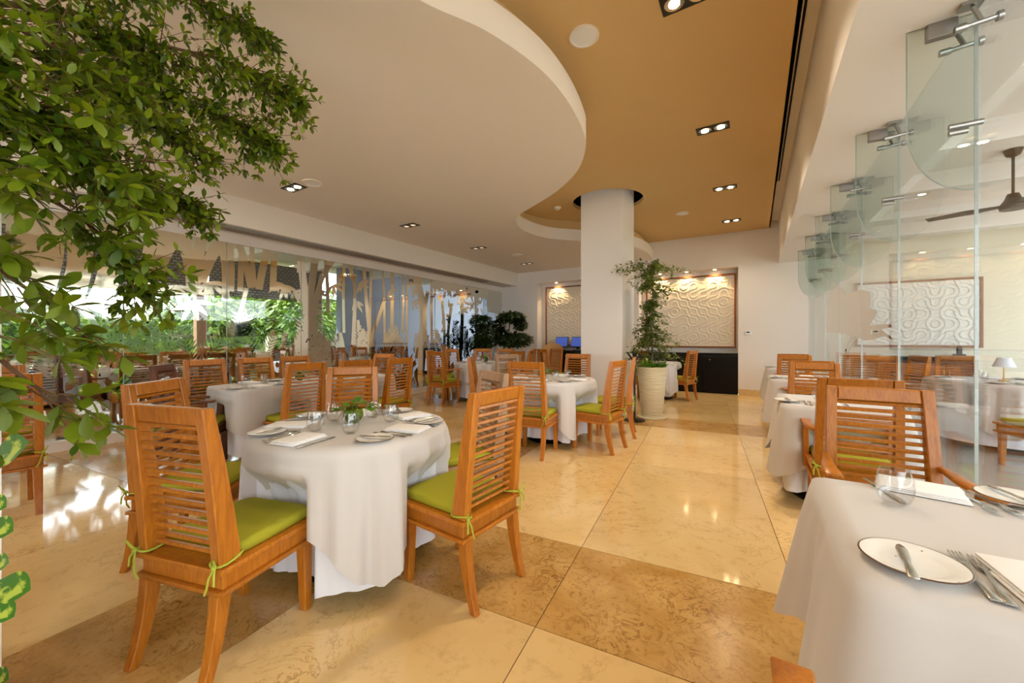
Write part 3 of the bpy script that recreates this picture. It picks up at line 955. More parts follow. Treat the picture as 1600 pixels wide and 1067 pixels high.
def build_chair_meshes():
    # local frame: chair faces +y, origin on the floor under the seat
    CH['seat_frame'] = MB().box(-0.210, 0.210, -0.210, 0.220, 0.335, 0.397).mesh('seat_frame', None, 0.003)
    CH['seat_top'] = MB().box(-0.230, 0.230, -0.230, 0.240, 0.397, 0.418).mesh('seat_top', None, 0.006, 2)
    CH['seat_moulding'] = MB().box(-0.228, 0.228, -0.228, 0.238, 0.318, 0.336).mesh('seat_moulding', None, 0.007, 2)
    for s, nm in ((-1, 'l'), (1, 'r')):
        x = s * 0.183
        CH['fleg' + nm] = MB().loft([quad_sec(x + s * 0.004 - 0.019, x + s * 0.004 + 0.019, 0.172, 0.21, 0.0), quad_sec(x - 0.024, x + 0.024, 0.160, 0.212, 0.32)]).mesh('leg', None, 0.004)
        secs = []
        for z, yc, hw, hx in ((0, -0.262, 0.018, 0.017), (0.08, -0.237, 0.019, 0.019), (0.16, -0.219, 0.022, 0.021), (0.24, -0.207, 0.025, 0.022), (0.32, -0.198, 0.028, 0.023)):
            secs.append(quad_sec(x - hx, x + hx, yc - hw, yc + hw, z))
        CH['rleg' + nm] = MB().loft(secs).mesh('leg', 25, 0.003)
        secs = []
        for z, yc, hw, xo in ((0.418, -0.180, 0.042, 0.212), (0.50, -0.188, 0.040, 0.211), (0.62, -0.201, 0.036, 0.209), (0.75, -0.217, 0.031, 0.206), (0.88, -0.235, 0.026, 0.203), (0.975, -0.249, 0.022, 0.20), (1.0, -0.253, 0.021, 0.199)):
            a, b2 = sorted((s * xo, s * (xo - 0.044)))
            secs.append(quad_sec(a, b2, yc - hw, yc + hw, z))
        CH['post' + nm] = MB().loft(secs).mesh('back_post', 25, 0.003)
    CH['top_rail'] = MB().loft([[(-0.155, -0.258, 0.935), (0.155, -0.258, 0.935), (0.155, -0.222, 0.935), (-0.155, -0.222, 0.935)], [(-0.153, -0.268, 1.0), (0.153, -0.268, 1.0), (0.153, -0.234, 1.0), (-0.153, -0.234, 1.0)]]).mesh('top_rail', None, 0.005)
    CH['slat'] = MB().box(-0.165, 0.165, -0.010, 0.010, -0.0072, 0.0072).mesh('slat', None, 0.002)
    # cushion
    n = 10; vs = []; fs = []
    secs = []
    for z, k in ((0.0, 0.96), (0.012, 1.0), (0.032, 1.0), (0.043, 0.975), (0.048, 0.9)):
        ring = []
        for j in range(32):
            a = 2 * PI * j / 32; c, s_ = math.cos(a), math.sin(a)
            e = 0.22
            ring.append((0.198 * k * math.copysign(abs(c) ** e, c), 0.038 + 0.192 * k * math.copysign(abs(s_) ** e, s_), 0.419 + z))
        secs.append(ring)
    CH['cushion'] = MB().loft(secs).mesh('cushion', 60)
    for s, nm in ((-1, 'l'), (1, 'r')):
        x = s * 0.188; tb = MB()
        tb.tube([(x + 0.031 * math.cos(a), -0.178 + 0.057 * math.sin(a), 0.432 + 0.006 * math.sin(2 * a)) for a in [2 * PI * k / 16 for k in range(17)]], 0.0045, 6)
        kx, ky = x + s * 0.018, -0.236
        tb.tube([(kx, ky, 0.434), (kx + s * 0.012, ky - 0.014, 0.46), (kx + s * 0.02, ky - 0.018, 0.475), (kx + s * 0.014, ky - 0.012, 0.455), (kx, ky - 0.004, 0.434)], 0.004, 5)
        tb.tube([(kx, ky, 0.434), (kx - s * 0.012, ky - 0.012, 0.40), (kx - s * 0.02, ky - 0.014, 0.36), (kx - s * 0.034, ky - 0.012, 0.335)], 0.004, 5)
        tb.tube([(kx, ky, 0.434), (kx + s * 0.012, ky - 0.012, 0.41), (kx + s * 0.014, ky - 0.014, 0.375)], 0.004, 5)
        tb.lathe([(0.0, 0.010), (0.009, 0.005), (0.009, -0.005), (0, -0.010)], 8, (kx, ky - 0.003, 0.434))
        CH['tie' + nm] = tb.mesh('cushion_tie', 60)
        # arms
        CH['arm' + nm] = MB().loft([[(s * 0.205 - 0.012, -0.19, 0.640), (s * 0.205 + 0.012, -0.19, 0.640), (s * 0.205 + 0.012, -0.19, 0.664), (s * 0.205 - 0.012, -0.19, 0.664)],
                                    [(s * 0.222 - 0.025, 0.0, 0.634), (s * 0.222 + 0.025, 0.0, 0.634), (s * 0.222 + 0.025, 0.0, 0.656), (s * 0.222 - 0.025, 0.0, 0.656)],
                                    [(s * 0.23 - 0.032, 0.235, 0.652), (s * 0.23 + 0.032, 0.235, 0.652), (s * 0.23 + 0.032, 0.235, 0.672), (s * 0.23 - 0.032, 0.235, 0.672)]]).mesh('armrest', 50, 0.004)
        CH['armpost' + nm] = MB().loft([quad_sec(s * 0.222 - 0.016, s * 0.222 + 0.016, 0.10, 0.165, 0.33), quad_sec(s * 0.226 - 0.016, s * 0.226 + 0.016, 0.12, 0.175, 0.648)]).mesh('arm_post', None, 0.004)


build_chair_meshes()
NSL = 14


def proto_chair(arm, mt):
    t = bpy.data.objects.new('dining_chair' if not arm else 'dining_armchair', None); t.empty_display_size = 0.1

    def part(n, key, m_):
        me = CH[key]
        if me.materials and me.materials[0] != MATS[m_]:
            me = me.copy(); me.materials.clear()
        if not me.materials: me.materials.append(MATS[m_])
        o = bpy.data.objects.new(n, me); o.parent = t
        return o
    part('seat_frame', 'seat_frame', mt); part('seat_top', 'seat_top', mt); part('seat_moulding', 'seat_moulding', mt)
    for k in ('flegl', 'flegr', 'rlegl', 'rlegr'): part('leg', k, mt)
    for k in ('postl', 'postr'): part('back_post', k, mt)
    part('top_rail', 'top_rail', mt)
    for i in range(NSL):
        z = 0.452 + i * (0.925 - 0.452) / (NSL - 1)
        o = part('slat', 'slat', mt)
        f_ = (z - 0.418) / (1.0 - 0.418)
        o.location = (0, -0.175 - 0.077 * f_ - 0.004, z)
        o.rotation_euler = (math.radians(-12), 0, 0)
        o.scale = (1 - 0.03 * f_, 1, 1)
    part('cushion', 'cushion', 'cushion')['label'] = 'lime green seat cushion'
    for k in ('tiel', 'tier'): part('cushion_tie', k, 'tie')['label'] = 'pale green cushion tie'
    if arm:
        for k in ('arml', 'armr'): part('armrest', k, mt)
        for k in ('armpostl', 'armpostr'): part('arm_post', k, mt)
    return t


PROTO = {}
SEATS = []          # (x, y, facing) of every chair, so that cloth falls behind the seats pushed under it
for arm in (False, True):
    for mt in ('wood', 'wood_dark', 'wood_pale'): PROTO[(arm, mt)] = proto_chair(arm, mt)


def chair(x, y, face, label, arm=False, mt='wood', group='slat-back dining chairs', lab_extra=None):
    """x,y = middle of the seat; face = direction the sitter looks, degrees from +x counter-clockwise"""
    r = PROTO[(arm, mt)]
    c = r.copy(); COL.objects.link(c)
    for ch in r.children:
        k = ch.copy(); COL.objects.link(k); k.parent = c
    c.location = (x, y, 0); c.rotation_euler = (0, 0, math.radians(face - 90))
    SEATS.append((x, y, math.radians(face)))
    tag(c, label, 'chair', group)
    return c


def chair_back(xb, yb, face, label, **kw):
    """position given by the rear feet midpoint"""
    a = math.radians(face)
    return chair(xb + 0.26 * math.cos(a), yb + 0.26 * math.sin(a), face, label, **kw)


# front round table
T1 = (-1.955, 1.415)
chair_back(-1.822, 0.535, 105.5, 'large slatted chair nearest the camera, back turned, green cushion ties showing')
chair_back(-1.06, 1.585, 176, 'slatted chair on the right of the front round table, side-on with lime cushion')
chair_back(-2.97, 0.815, 37, 'slatted chair left of the front round table, half hidden behind the nearest chair')
chair_back(-2.94, 2.12, 318, 'slatted chair on the far side of the front round table behind the vase')
chair_back(-1.64, 2.38, 242, 'pale-railed slatted chair beyond the right side of the front round table', mt='wood_pale')
# long table by the glass
chair_back(-3.80, 2.22, 182, 'slatted chair in the middle distance left, lime cushion towards the long table')
chair_back(-3.82, 2.80, 178, 'slatted chair second along the room side of the long table')
chair_back(-3.74, 3.38, 184, 'slatted chair furthest along the room side of the long table')
chair_back(-5.40, 1.93, 2, 'slatted chair nearest the pier on the glass side of the long table')
chair_back(-5.40, 2.47, 0, 'slatted chair in the middle of the glass side of the long table')
chair_back(-5.40, 2.97, 0, 'slatted chair third on the glass side of the long table')
chair_back(-5.0, 4.18, 275, 'slatted chair at the far end of the long table by the glass')
chair_back(-4.76, 1.36, 52, 'dark armchair at the near end of the long table by the glass', arm=True, mt='wood_dark')
# left edge
chair_back(-4.32, 0.38, 178, 'armchair at the left edge of the picture behind the leaves, back turned', arm=True)
chair_back(-5.85, 0.48, 0, 'far armchair top showing at the left edge above the leaves', arm=True)
# middle round table
T3 = (-2.17, 4.36)
chair_back(-2.02, 3.49, 98, 'slatted chair with its back to the camera at the middle round table')
chair_back(-1.27, 4.265, 174, 'slatted chair in profile right of the middle round table, lime cushion on show')
chair_back(-1.31, 5.08, 194, 'slatted chair beyond the profile chair, beside the black coat stand')
chair_back(-2.36, 5.74, 272, 'slatted chair against the pillar on the far side of the middle table')
chair_back(-3.22, 4.10, 30, 'slatted chair seen edge-on left of the middle round table')
chair_back(-3.24, 5.02, 335, 'pale slatted chair facing the camera left of the middle round table', mt='wood_pale')
# far-left table
T5 = (-4.74, 6.52)
chair_back(-5.08, 5.40, 88, 'armchair with its back turned at the far left table by the bamboo glass', arm=True)
chair_back(-5.75, 5.95, 25, 'chair tucked behind the armchair at the far left table')
chair_back(-5.85, 6.75, 352, 'chair on the glass side of the far left table')
chair_back(-5.45, 7.42, 315, 'chair behind the far left table in front of the left bush')
chair_back(-4.95, 7.65, 285, 'chair behind the far left table between the two bushes')
chair_back(-3.78, 6.25, 168, 'chair on the pillar side of the far left table')
chair_back(-3.80, 6.85, 195, 'second chair on the pillar side of the far left table')
chair_back(-4.35, 7.95, 200, 'chair in front of the right bush near the far wall')
chair_back(-4.05, 7.75, 60, 'chair beside the rattan chair near the black counter')
chair_back(-3.95, 8.3, 250, 'chair closest to the black counter with the monitors')
# table behind the potted tree
chair_back(-1.05, 8.5, 163, 'slatted chair in profile in front of the long black cabinet')
chair_back(-1.98, 7.88, 80, 'slatted chair half hidden behind the cream planter')
# right row by the glass
RR = 'armchairs along the right glass partition'
chair_back(0.285, 0.36, 90, 'armchair at the bottom right corner with only a rail tip showing', arm=True, group=RR)
chair_back(0.515, 2.625, 270, 'worn armchair at the front right table facing the camera', arm=True, group=RR)
chair_back(0.535, 3.12, 90, 'armchair directly behind the worn one, back to back with it', arm=True, group=RR)
chair_back(0.50, 4.92, 270, 'armchair at the second right table facing the camera', arm=True, group=RR)
chair_back(0.52, 5.36, 90, 'armchair back to back with the one at the second right table', arm=True, group=RR)
chair_back(0.49, 7.05, 270, 'armchair at the third right table facing the camera', arm=True, group=RR)
chair_back(0.50, 7.50, 90, 'furthest armchair of the right row near the far wall', arm=True, group=RR)
# room beyond the right glass
RG = 'chairs in the room beyond the right glass'
chair_back(2.42, 8.05, 262, 'slatted chair facing the camera behind the lamp table beyond the glass', group=RG)
chair_back(2.33, 5.42, 100, 'slatted chair at the right edge in front of the lamp table beyond the glass', group=RG)
chair_back(1.42, 8.95, 270, 'dim slatted chair near the far wall beyond the glass', group=RG)
chair_back(1.52, 7.55, 262, 'slatted chair beyond the glass left of the dark sideboard', group=RG)
chair_back(1.98, 7.72, 195, 'slatted chair seen edge-on beyond the glass beside the sideboard', group=RG)

# ------------------------------------------------------------------ tables and cloths
def tuck(loc, rotz, a, rr, z):
    """a skirt hangs clear of the chair seats that are pushed in under the table edge"""
    if z > 0.66: return rr
    k = min(1.0, (0.66 - z) / 0.22)
    ca, sa = math.cos(a + rotz), math.sin(a + rotz)
    best = rr
    for (sx, sy, f) in SEATS:
        if math.hypot(sx - loc[0], sy - loc[1]) > 1.6: continue
        cf_, sf_ = math.cos(f), math.sin(f)
        r = rr
        while r > 0.12:
            dx, dy = loc[0] + r * ca - sx, loc[1] + r * sa - sy
            u, v = dx * cf_ + dy * sf_, -dx * sf_ + dy * cf_
            if abs(v) < 0.255 and -0.4 < u < 0.268: r -= 0.01
            else: break
        best = min(best, r)
    return rr + (best - rr) * k * k * (3 - 2 * k)


def edge_r(a, kind, h):
    if kind == 'round': return h
    e = 14.0
    hx, hy = h if isinstance(h, tuple) else (h, h)
    return ((abs(math.cos(a)) / hx) ** e + (abs(math.sin(a)) / hy) ** e) ** (-1 / e)


def cloth(name, label, kind, h, zt, drop, seed, mt, loc, rotz=0, corner=0.0, flare=0.10, nf=9, amp=0.03, crot=0.0, inset=0.0, group='table linen'):
    """draped cloth. drop = hang at the table side, corner = extra hang where the cloth's corners fall"""
    rnd = random.Random(seed)
    n = 168; ph = [rnd.uniform(0, 2 * PI) for _ in range(4)]
    vs = [(0, 0, zt)]; fs = []
    m_ = 16
    tops = 5
    rings = []
    for i in range(1, tops + 1): rings.append(('t', i / tops))
    for i in range(1, m_ + 1): rings.append(('s', i / m_))
    for typ, t in rings:
        for k in range(n):
            a = 2 * PI * k / n
            R_ = edge_r(a, kind, h)
            if typ == 't':
                rr = R_ * t * (0.992 if t == 1 else 1); z = zt
                vs.append((rr * math.cos(a), rr * math.sin(a), z if t < 1 else zt - 0.001))
            else:
                ca = a - crot
                c4 = max(0.0, abs(math.cos(2 * (ca - PI / 4)))) ** 3      # 1 at the cloth's corners
                dl = drop + corner * c4
                w = math.sin(nf * a + ph[0] + 0.9 * math.sin(2 * a + ph[1])) * 0.65 + math.sin((2 * nf + 3) * a + ph[2]) * 0.35
                w *= 0.6 + 0.4 * math.sin(2 * a + ph[3])
                o = 0.012 * min(1, t * 4) + flare * t * (0.35 + 0.65 * c4) * min(1, dl / 0.5) + amp * (t ** 0.55) * w * (0.55 + 0.45 * c4)
                if kind != 'round': o *= 0.75
                o -= inset * min(1, t * 5)
                o = max(o, 0.006) if t < 0.1 else o
                rr = R_ + o
                z = zt - dl * t - 0.004
                rt_ = tuck(loc, rotz, a, rr, z)
                if rt_ < rr - 0.004: rt_ -= 0.55 * amp * (1 - w) * min(1, t * 2) * min(1, (rr - rt_) / 0.05)
                rr = rt_
                vs.append((rr * math.cos(a), rr * math.sin(a), max(z, 0.015)))
    for k in range(n): fs.append((0, 1 + k, 1 + (k + 1) % n))
    for i in range(len(rings) - 1):
        for k in range(n):
            a = 1 + i * n + k; b2 = 1 + i * n + (k + 1) % n
            fs.append((a, a + n, b2 + n, b2))
    me = bpy.data.meshes.new(name); me.from_pydata(vs, [], fs)
    for p in me.polygons: p.use_smooth = True
    me.update()
    o = link(name, me, mt, None, loc, rotz)
    return tag(o, label, 'tablecloth', group)


def table(label, kind, h, loc, rotz=0, group='restaurant tables'):
    t = thing('dining_table', label, 'table', loc, rotz, group)
    if kind == 'round': MB().lathe([(0.0, 0.70), (h - 0.012, 0.70), (h - 0.006, 0.715), (h - 0.006, 0.735), (h - 0.012, 0.742), (0.0, 0.742)], 40).build('tabletop', 'wood_dark', t, 40)
    else:
        hx, hy = h if isinstance(h, tuple) else (h, h)
        MB().box(-hx + 0.04, hx - 0.04, -hy + 0.05, hy - 0.05, 0.70, 0.742).build('tabletop', 'wood_dark', t, None, 0.004)
    MB().lathe([(0.045, 0.06), (0.04, 0.1), (0.04, 0.66), (0.12, 0.70)], 16).build('column', 'black_metal', t, 40)
    MB().lathe([(0.0, 0.0), (0.27, 0.0), (0.275, 0.012), (0.2, 0.035), (0.06, 0.06), (0.0, 0.065)], 32).build('base', 'black_metal', t, 40)
    return t


ZT_ = 0.745
def round_set(nm, c, r, seed, rot, drop=0.36, under=True):
    table(f'round pedestal table under the cloths, {nm}', 'round', r, (c[0], c[1], 0))
    if under: cloth('undercloth', f'white floor-length undercloth on the {nm}', 'round', r - 0.004, ZT_, 0.665, seed + 50, 'cloth_white', (c[0], c[1], 0), 0, 0.0, 0.0, 14, 0.035, inset=0.05)
    cloth('tablecloth', f'cream square tablecloth draped over the {nm}', 'round', r + 0.006, ZT_ + 0.003, drop, seed, 'cloth', (c[0], c[1], 0), rot, 0.27, 0.02, 17, 0.066)


round_set('front round table', T1, 0.512, 1, math.radians(20))
round_set('middle round table', T3, 0.55, 2, math.radians(10))
round_set('far left round table', T5, 0.60, 3, 0)
round_set('lamp table beyond the right glass', (2.42, 6.85), 0.62, 4, math.radians(30), 0.30)
round_set('small table behind the planter', (-1.72, 8.55), 0.42, 6, 0)


def square_set(nm, c, h, seed, drop=0.30, corner=0.22, rot=0.0, crot=0.0, flare=0.05):
    table(f'square table under the cloths, {nm}', 'square', h, (c[0], c[1], 0), rot)
    cloth('undercloth', f'white long undercloth on the {nm}', 'square', h, ZT_, 0.64, seed + 70, 'cloth_white', (c[0], c[1], 0), rot, 0.0, 0.0, 12, 0.016, inset=0.03)
    hh = (h[0] + 0.006, h[1] + 0.006) if isinstance(h, tuple) else h + 0.006
    cloth('tablecloth', f'cream tablecloth with a hanging corner on the {nm}', 'square', hh, ZT_ + 0.003, drop, seed, 'cloth', (c[0], c[1], 0), rot, corner, flare, 9, 0.04, crot)


square_set('long table by the bamboo glass', (-4.53, 2.72), (0.36, 0.97), 11, 0.36, 0.24)
square_set('front right table', (0.522, 1.42), (0.352, 0.365), 12, 0.36, 0.18, flare=0.17)
square_set('second right table', (0.522, 3.92), (0.352, 0.365), 13, 0.34, 0.18, flare=0.15)
square_set('third right table', (0.522, 6.05), (0.352, 0.365), 14, 0.34, 0.18, flare=0.15)
square_set('last right table', (0.522, 8.15), (0.352, 0.365), 15, 0.34, 0.18, flare=0.15)

# ------------------------------------------------------------------ tableware
def fork_mesh():
    # along +y, handle at y=0, tines at y=0.195
    out = []
    prof = [(0.0, 0.0095), (0.004, 0.011), (0.03, 0.0095), (0.08, 0.0045), (0.125, 0.0042), (0.14, 0.009), (0.150, 0.0118)]
    def zc(y): return 0.004 + 0.006 * math.exp(-((y - 0.12) / 0.03) ** 2) + 0.004 * max(0, (y - 0.165) / 0.03)
    m_ = MB()
    m_.loft([[(-w, y, zc(y) - 0.0011), (w, y, zc(y) - 0.0011), (w * 0.8, y, zc(y) + 0.0013), (-w * 0.8, y, zc(y) + 0.0013)] for y, w in prof])
    for k in range(4):
        x = -0.0093 + k * 0.0062
        m_.loft([[(x - 0.0018, y, zc(y) - 0.001), (x + 0.0018, y, zc(y) - 0.001), (x + 0.0014, y, zc(y) + 0.001), (x - 0.0014, y, zc(y) + 0.001)] for y in (0.148, 0.17, 0.192)] +
                [[(x - 0.0006, 0.197, zc(0.197) - 0.0006), (x + 0.0006, 0.197, zc(0.197) - 0.0006), (x + 0.0006, 0.197, zc(0.197) + 0.0006), (x - 0.0006, 0.197, zc(0.197) + 0.0006)]])
    return m_.mesh('fork', 50)


def knife_mesh(L_=0.225, name='table_knife'):
    k = L_ / 0.225
    prof = [(0.0, 0.008), (0.004, 0.0095), (0.05, 0.008), (0.095, 0.0055), (0.105, 0.007), (0.13, 0.0095), (0.19, 0.0105), (0.215, 0.007), (0.225, 0.0015)]
    m_ = MB()
    m_.loft([[(-w, y * k, 0.001), (w, y * k, 0.001), (w, y * k, 0.0045 if y < 0.1 else 0.0025), (-w, y * k, 0.0045 if y < 0.1 else 0.0025)] for y, w in prof])
    return m_.mesh(name, 50, 0.0006)


FORK, KNIFE, BKNIFE = fork_mesh(), knife_mesh(), knife_mesh(0.165, 'butter_knife')
PLATE = MB().lathe([(0.0, 0.004), (0.05, 0.004), (0.058, 0.006), (0.088, 0.0145), (0.089, 0.0165), (0.086, 0.0172), (0.058, 0.0085), (0.05, 0.0068), (0.0, 0.0066)], 40).mesh('plate_body', 50)
PRIM = MB().lathe([(0.0862, 0.0171), (0.0886, 0.0172), (0.0898, 0.0158), (0.0885, 0.0145)], 40).mesh('plate_rim', 60)
GLASSM = MB().lathe([(0.0, 0.002), (0.024, 0.002), (0.034, 0.012), (0.043, 0.035), (0.0445, 0.055), (0.041, 0.082), (0.0345, 0.108), (0.0338, 0.108), (0.0402, 0.082), (0.0436, 0.055), (0.0421, 0.036), (0.033, 0.0145), (0.023, 0.0075), (0.0, 0.0075)], 32).mesh('tumbler', 60)
nk = MB()
nap = []
for i, (w, l_) in enumerate(((0.074, 0.105), (0.072, 0.104), (0.073, 0.103))):
    z0 = i * 0.005
    nap.append(MB().box(-w + i * 0.003, w - i * 0.002, -l_ + i * 0.004, l_ - i * 0.003, z0 + 0.0005, z0 + 0.0048).mesh('napkin_fold', 60, 0.0018, 2))


def place(name, me, mt, label, cat, x, y, z, rz, group):
    o = link(name, me, mt, None, (x, y, z), rz)
    return tag(o, label, cat, group)


def put_plate(x, y, z, rz, where, knife=True):
    t = thing('side_plate', f'speckled white side plate {where}', 'plate', (x, y, z), rz, 'side plates')
    link('plate_body', PLATE, 'ceramic', t); link('plate_rim', PRIM, 'rim_brown', t)
    if knife: place('butter_knife', BKNIFE, 'steel', f'butter knife lying across the plate {where}', 'knife', x + 0.02 * math.cos(rz) + 0.075 * math.sin(rz), y + 0.02 * math.sin(rz) - 0.075 * math.cos(rz), z + 0.0175, rz + 0.15, 'butter knives')


def put_napkin(x, y, z, rz, where):
    t = thing('folded_napkin', f'folded white napkin {where}', 'napkin', (x, y, z), rz, 'folded napkins')
    for n_ in nap: link('fold', n_, 'napkin', t)


def put_glass(x, y, z, where):
    place('stemless_glass', GLASSM, 'glassware', f'clear stemless wine glass {where}', 'glass', x, y, z, 0, 'stemless glasses')


def setting(cx, cy, z, face, where, plate=True, forks=True, napkin=True, knife=True, glass=True, r=0.36):
    """one cover; the diner looks along `face` (degrees); placed r behind the table centre"""
    a = math.radians(face); fx, fy = math.cos(a), math.sin(a); rx, ry = fy, -fx
    ox, oy = cx - fx * r, cy - fy * r
    rz = a - PI / 2
    def w(u, v): return (ox + rx * u + fx * v, oy + ry * u + fy * v)
    if napkin: put_napkin(*w(0.0, 0.0), z, rz + 0.05, where)
    if forks:
        for k, u in enumerate((-0.105, -0.135)):
            xx, yy = w(u, -0.10 + 0.015 * k)
            place('table_fork', FORK, 'steel', f"steel fork {'nearest the napkin' if k == 0 else 'nearest the plate'} {where}", 'fork', xx, yy, z, rz + 0.03 * k, 'table forks')
    if plate: put_plate(*w(-0.25, 0.02), z, rz, where)
    if knife:
        xx, yy = w(0.115, -0.11); place('table_knife', KNIFE, 'steel', f'steel table knife {where}', 'knife', xx, yy, z, rz, 'table knives')
    if glass: put_glass(*w(0.13, 0.20), z, where)


ZC = ZT_ + 0.0055


def leaf_blade(w=1.0, n=5, fold=0.15, tip=0.0):
    """leaf along +x, unit length, obovate"""
    vs = []; fs = []
    for i in range(n + 1):
        t = i / n
        hw = w * 0.5 * (max(0.0, math.sin(PI * min(1.0, 0.03 + 0.97 * t ** 1.35))) ** 0.75) * (1 if t < 1 else 0.15)
        zz = -0.12 * t * t
        vs += [(t, -hw, zz + fold * hw), (t, 0, zz), (t, hw, zz + fold * hw)]
    for i in range(n):
        a = i * 3
        fs += [(a, a + 3, a + 4, a + 1), (a + 1, a + 4, a + 5, a + 2)]
    return vs, fs


def leaves_obj(name, xf, mt, parent, w=0.5, n=3, fold=0.3, stuff=True):
    """xf: list of (pos, direction, up, length)"""
    lv, lf = leaf_blade(w, n, fold)
    lv = np.array(lv); k = len(lv)
    V = np.zeros((len(xf) * k, 3)); F_ = []
    for i, (p, d, up, l_) in enumerate(xf):
        d = Vector(d).normalized(); s_ = Vector(up).cross(d)
        if s_.length < 1e-4: s_ = Vector((1, 0, 0)).cross(d)
        s_.normalize(); u2 = d.cross(s_)
        Mx = np.array([list(d), list(s_), list(u2)]) * l_
        V[i * k:(i + 1) * k] = lv @ Mx + np.array(p)
        F_ += [tuple(j + i * k for j in f) for f in lf]
    me = bpy.data.meshes.new(name); me.from_pydata(V.tolist(), [], F_)
    for p in me.polygons: p.use_smooth = True
    me.update()
    o = link(name, me, mt, parent)
    if stuff: o['kind'] = 'stuff'
    return o


def vase(x, y, z, r, where, nleaf=16, seed=0):
    t = thing('bud_vase', f'round green glass vase with a leafy cutting {where}', 'vase', (x, y, z), 0, 'green table vases')
    pr = [(0.0, 0.001), (r * 0.45, 0.002)] + [(r * math.sin(a), r * 0.95 - r * math.cos(a) * 0.95) for a in [0.6 + k * (2.05) / 12 for k in range(13)]]
    top = pr[-1]
    pr += [(top[0] * 1.02, top[1] + r * 0.2)]
    MB().lathe(pr, 24).build('glass_body', 'glass_green', t, 60)
    rnd = random.Random(seed)
    xf = []; stem = MB()
    for k in range(5):
        a = rnd.uniform(0, 2 * PI); le = r * rnd.uniform(1.2, 2.6)
        p0 = Vector((0, 0, r * 0.4)); p1 = Vector((0.2 * r * math.cos(a), 0.2 * r * math.sin(a), r * 2.0)); p2 = Vector((le * math.cos(a), le * math.sin(a), r * rnd.uniform(1.2, 2.6)))
        stem.tube([p0, p1, (p1 + p2) / 2 + Vector((0, 0, r * 0.35)), p2], 0.0016, 5)
        for j in range(nleaf // 5 + 1):
            q = p1.lerp(p2, rnd.uniform(0.2, 1)); b2 = a + rnd.uniform(-1.3, 1.3)
            xf.append((q, (math.cos(b2), math.sin(b2), rnd.uniform(-0.3, 0.5)), (0, 0, 1), r * rnd.uniform(0.7, 1.2)))
    stem.build('stem', 'leaf_bright', t)
    leaves_obj('leaves', xf, 'leaf_bright', t, 0.8, 4, 0.2)
    return t


# front round table: covers found on the photograph
def cover_at(napx, napy, c, where, **kw):
    x, y = P(napx, napy, ZC)
    face = math.degrees(math.atan2(c[1] - y, c[0] - x))
    r = math.hypot(c[0] - x, c[1] - y)
    setting(c[0], c[1], ZC, face, where, r=min(r, 0.36), **kw)


cover_at(466, 688, T1, 'at the near cover of the front round table')
cover_at(637, 671, T1, 'at the right cover of the front round table')
cover_at(422, 666, T1, 'at the left cover of the front round table')
cover_at(662, 648, T1, 'at the far right cover of the front round table')
setting(T1[0], T1[1], ZC, 318, 'at the far cover of the front round table', r=0.35)
x_, y_ = P(552, 661, ZC); vase(x_, y_, ZC, 0.056, 'on the front round table', 20, 3)
x_, y_ = P(593, 642, ZC)
t = thing('salt_shaker', 'small glass shaker with a steel cap behind the vase on the front table', 'shaker', (x_, y_, ZC))
MB().lathe([(0.0, 0.0), (0.014, 0.0), (0.012, 0.035), (0.0, 0.035)], 12).build('body', 'glassware', t, 40)
MB().lathe([(0.0125, 0.03), (0.0135, 0.042), (0.008, 0.05), (0.0, 0.051)], 12).build('cap', 'steel', t, 40)
# middle round table
for f_, w_ in ((98, 'at the near cover of the middle round table'), (174, 'at the right cover of the middle round table'), (272, 'at the far cover of the middle round table'), (30, 'at the left cover of the middle round table')):
    setting(T3[0], T3[1], ZC, f_, w_, r=0.38)
vase(T3[0] - 0.1, T3[1] - 0.02, ZC, 0.055, 'on the middle round table', 26, 5)
for f_, w_ in ((88, 'at the near cover of the far left table'), (0, 'at the glass-side cover of the far left table'), (170, 'at the pillar-side cover of the far left table')):
    setting(T5[0], T5[1], ZC, f_, w_, r=0.42)
vase(T5[0] + 0.02, T5[1], ZC, 0.06, 'on the far left table', 16, 7)
# long table
for yy, w_ in ((2.02, 'first'), (2.50, 'second'), (3.0, 'third')):
    setting(-4.53, yy, ZC, 180, f'at the {w_} room-side cover of the long table', r=0.23)
    setting(-4.53, yy + 0.1, ZC, 0, f'at the {w_} glass-side cover of the long table', r=0.23)
vase(-4.53, 2.55, ZC, 0.05, 'on the long table by the glass', 16, 9)
# front right table (things measured on the photograph)
wr_ = 'on the front right table'
x_, y_ = P(1425, 884, ZC); put_plate(x_, y_, ZC, math.radians(2), 'at the near cover of the front right table', knife=False)
x_, y_ = P(1428, 905, ZC + 0.018); bx, by = P(1408, 857, ZC + 0.018); place('butter_knife', BKNIFE, 'steel', 'butter knife lying across the nearest plate on the front right table', 'knife', x_, y_, ZC + 0.0172, math.atan2(by - y_, bx - x_) - PI / 2, 'butter knives')
for k, (hx, hy, tx, ty) in enumerate(((1558, 942, 1484, 860), (1582, 949, 1510, 860))):
    ax, ay = P(hx, hy, ZC); bx, by = P(tx, ty, ZC)
    place('table_fork', FORK, 'steel', f"steel fork {'left' if k == 0 else 'right'} of the pair beside the nearest plate on the front right table", 'fork', ax, ay, ZC, math.atan2(by - ay, bx - ax) - PI / 2, 'table forks')
x_, y_ = P(1645, 925, ZC); put_napkin(x_, y_, ZC, math.radians(5), 'cut by the right edge on the front right table')
x_, y_ = P(1398, 788, ZC); put_glass(x_, y_, ZC, 'on the front right table')
x_, y_ = P(1437, 766, ZC); put_napkin(x_, y_, ZC, math.radians(80), 'behind the glass on the front right table')
ax, ay = P(1352, 748, ZC); bx, by = P(1408, 783, ZC)
place('table_knife', KNIFE, 'steel', 'steel table knife left of the glass on the front right table', 'knife', ax, ay, ZC, math.atan2(by - ay, bx - ax) - PI / 2, 'table knives')
